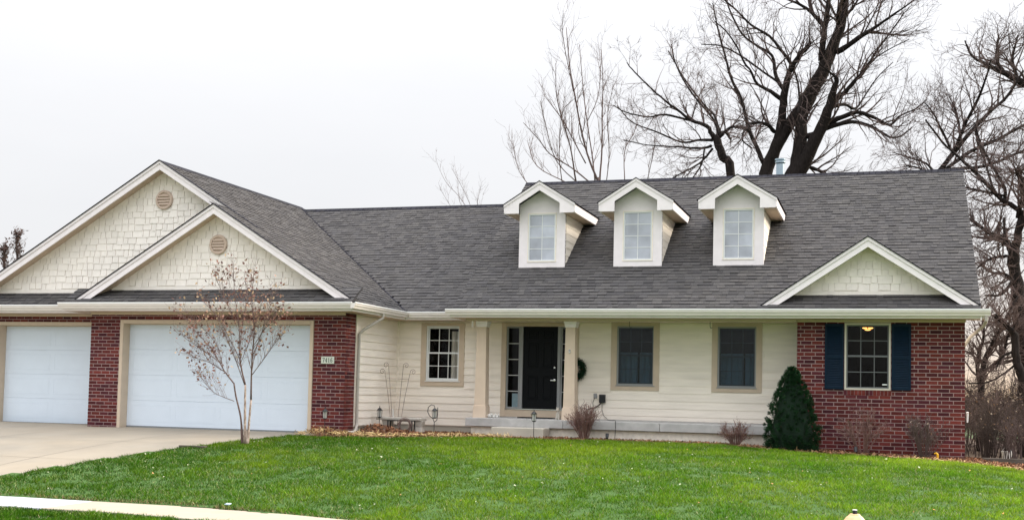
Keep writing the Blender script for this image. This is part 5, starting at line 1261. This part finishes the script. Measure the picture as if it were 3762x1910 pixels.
for k in range(5):
    a = k*1.25+.2; MB().lathe((-8.545+.2*math.cos(a), .845, 1.70+.2*math.sin(a)), [(.004, -.012), (.012, 0), (.004, .012)], 8).build('berry', mat('berry_red', (.4, .02, .015), .4) if 'berry_red' not in MATS else MATS['berry_red'], wr)
# outlet, transformer box and their cables
ob = thing('outlet_cover', (-8.05, YP, 1.11), 'grey weatherproof outlet cover on the porch siding', 'outlet'); MB().box(-8.09, -8.01, YP-.045, YP-.006, 1.055, 1.17).build('cover', M_greyv, ob, bevel=.006)
MB().tube([(-8.06, YP-.045, 1.08), (-8.10, YP-.06, .95), (-8.09, YP-.05, .86)], .006, 5).build('cord', M_black, ob)
tb = thing('transformer_box', (-7.875, YP, 1.05), 'black low voltage transformer box with dangling cables on the porch siding', 'box'); MB().box(-7.945, -7.805, YP-.10, YP-.004, .955, 1.15).build('case', M_black, tb, bevel=.006)
MB().tube([(-7.90, YP-.06, .96), (-7.95, YP-.06, .90), (-8.05, YP-.05, .84), (-8.15, YP-.05, .82), (-8.25, YP-.06, .78)], .014, 6).build('cable', M_black, tb)
MB().tube([(-7.88, YP-.06, .96), (-7.88, YP-.05, .80), (-7.84, YP-.05, .66), (-7.76, YP-.08, .60), (-7.6, .3, .58), (-7.35, -.05, .575), (-7.30, -.235, .56), (-7.30, -.24, .30), (-7.31, -.30, .10)], .006, 5).build('cable', M_black, tb)
# porch ornaments, mat
MB().box(-9.75, -8.95, .28, .72, .556, .585).build('door_mat', M_mat, None, bevel=.006, label='black door mat on the porch before the front door', cat='mat')
fg = thing('stone_rabbits', (-10.28, .12, .555), 'pale ornament of small resting animals on the porch beside the left column', 'ornament')
for dx, s_ in ((-.09, 1.), (.02, .8), (.10, .65)):
    m = MB(); m.smooth = True
    m.lathe((-10.28+dx, .12, .553), [(.03*s_, 0), (.062*s_, .02*s_), (.062*s_, .05*s_), (.04*s_, .085*s_), (.01*s_, .10*s_)], 12); m.lathe((-10.28+dx+.05*s_, .10, .60), [(.01*s_, -.01), (.034*s_, .015*s_), (.034*s_, .04*s_), (.008*s_, .062*s_)], 10); m.build('body', M_pale, fg)
    MB().tube([(-10.28+dx+.045*s_, .10, .645), (-10.28+dx+.03*s_, .11, .645+.055*s_)], [.010*s_, .005*s_], 5).build('ear', M_pale, fg)
fd = thing('stone_dog', (-8.72, .12, .555), 'grey sitting animal statue on the porch by the right column', 'statue')
m = MB(); m.smooth = True; m.lathe((-8.72, .14, .553), [(.055, 0), (.062, .04), (.048, .12), (.036, .18), (.02, .21)], 12); m.build('body', M_stone, fd)
m = MB(); m.smooth = True; m.lathe((-8.73, .11, .75), [(.012, -.01), (.036, .015), (.036, .05), (.012, .075)], 10); m.tube([(-8.73, .09, .77), (-8.74, .045, .762)], [.022, .014], 8); m.build('head', M_stone, fd)
for dx in (-.03, .03): MB().tube([(-8.72+dx, .085, .70), (-8.72+dx, .075, .555)], [.014, .018], 6).build('leg', M_stone, fd); MB().tube([(-8.73+dx*.8, .12, .80), (-8.73+dx, .12, .845)], [.012, .004], 5).build('ear', M_stone, fd)
sn = thing('door_sensor', (-8.44, -.02, 2.12), 'small white ornament fixed to the front of the right column', 'ornament')
MB().box(-8.462, -8.418, -.045, -.016, 2.07, 2.16).build('case', M_pale, sn, bevel=.008); MB().lathe((-8.44, -.046, 2.135), [(.018, 0), (.016, -.012), (.006, -.016)], 10, 'y').build('lens', M_greyv, sn)
# landscape spotlights, sprinkler, edging, litter
for x, y, lb in ((-7.40, -.62, 'black landscape spotlight on the ground below the porch slab'), (-2.15, -.82, 'black landscape spotlight on the ground before the brick wall')):
    z = Gf(x, y); t = thing('landscape_spotlight', (x, y, z), lb, 'light', 'landscape spotlights'); MB().tube([(x, y, z-.08), (x, y, z+.08)], .008, 6).build('stake', M_black, t)
    MB().tube([(x, y-.02, z+.07), (x-.005, y+.02, z+.12), (x-.01, y+.05, z+.165)], [.028, .036, .038], 10).build('head', M_black, t)
z = Gf(-.58, -.75); t = thing('sprinkler', (-.58, -.75, z), 'small yellow sprinkler stake before the brick wall', 'sprinkler')
MB().tube([(-.58, -.75, z-.08), (-.58, -.75, z+.11)], [.009, .016], 6).build('stake', M_yellow, t); MB().tube([(-.635, -.75, z+.14), (-.60, -.76, z+.155), (-.575, -.75, z+.13), (-.57, -.75, z+.05)], [.012, .02, .026, .02], 8).build('head', M_yellow, t)
bx0 = at_y(668, 1640, -6.0); tz_ = Gf(-14.42, -6.1)
MB().box(-14.62, -14.05, -6.13, -6.02, tz_-.05, tz_+.05).build('edging_board', M_wood, None, bevel=.006, label='dark edging board in the grass beside the driveway', cat='board')
te = thing('timber_edging', (1.3, .3, Gf(1.3, .3)), 'weathered timber edging beside the thicket right of the house', 'edging')
for k, (a, b) in enumerate(((.35, 1.55), (1.56, 2.9))): MB().box(a, b, .18, .30, Gf(a, .2)-.1, .02-.012*k).build('timber', M_wood, te, bevel=.01)
gb = thing('garden_pail', (.98, 2.0, Gf(.98, 2)), 'pale pail half hidden in the thicket behind the timber edging', 'pail'); MB().lathe((.98, 2.0, Gf(.98, 2)-.02), [(.08, 0), (.11, .22), (.12, .23), (.12, .25), (.10, .25)], 14).build('body', M_pale, gb)
MB().tube([(.98-.115, 2, Gf(.98, 2)+.22), (.95, 2, Gf(.98, 2)+.33), (.98+.115, 2, Gf(.98, 2)+.22)], .005, 5).build('handle', M_steel, gb)
lx = at_y(832, 1864, WALK_Y1+.1); lt = thing('litter', (float(lx[0]), WALK_Y1+.12, WALK_Z), 'crumpled pale blue wrapper lying at the footpath edge', 'litter')
m = MB(); m.prism([(lx[0]-.05, WALK_Y1+.10, WALK_Z+.03), (lx[0]+.05, WALK_Y1+.09, WALK_Z+.03), (lx[0]+.045, WALK_Y1+.16, WALK_Z+.04), (lx[0]-.04, WALK_Y1+.17, WALK_Z+.04)], (.01, 0, .022)); m.build('wrapper', M_wrap, lt, bevel=.01)

# ceiling lamp glowing inside the brick-wall window
cl = thing('ceiling_lamp', (-1.96, 2.0, 2.84), 'lit ceiling lamp with warm glass shades inside the shuttered window', 'lamp')
MB().lathe((-1.96, 2.0, 2.80), [(.10, 0), (.08, .03), (.05, .04)], 16).build('canopy', M_steel, cl)
for dx in (-.065, .065): MB().lathe((-1.96+dx, 1.98, 2.775), [(.02, 0), (.05, .008), (.055, .022), (.03, .03)], 14).build('shade', M_lamp, cl)
MB().lathe((-1.96, 1.96, 2.735), [(.03, 0), (.065, .010), (.065, .018), (.03, .026)], 14).build('bowl', M_lamp, cl)

# fire hydrant on the verge
hx, hy = -1.91, -14.0; hz = Gf(hx, hy)-.01
hd = thing('fire_hydrant', (hx, hy, hz), 'pale orange fire hydrant on the grass verge', 'hydrant')
zt_ = float(at_y(3140, 1871, hy)[2]); Hh = zt_-hz
m = MB(); m.lathe((hx, hy, hz), [(.15, 0), (.15, .03), (.105, .035), (.105, Hh-.26), (.135, Hh-.255), (.135, Hh-.225)], 20); m.build('barrel', M_hyd, hd, bevel=.004)
m = MB(); m.lathe((hx, hy, hz+Hh-.224), [(.14, 0), (.14, .035), (.125, .06), (.112, .11), (.082, .15), (.066, .164), (.056, .17), (.05, .184)], 8); m.build('bonnet', M_hyd, hd, bevel=.004)
m = MB(); m.lathe((hx, hy, hz+Hh-.041), [(.026, 0), (.023, .04)], 5); m.build('operating_nut', M_black, hd); MB().lathe((hx, hy, hz+Hh-.006), [(.024, 0), (.022, .008)], 10).build('nut_cap', M_pale, hd)
for d in ((1, 0), (-1, 0), (0, -1)):
    p = Vector((hx, hy, hz+Hh-.34)); dv = Vector((d[0], d[1], 0)); m = MB(); m.tube([p+dv*.09, p+dv*.15, p+dv*.151, p+dv*.19], [.05, .05, .062, .062], 10); m.build('nozzle_cap', M_hyd, hd, bevel=.003)
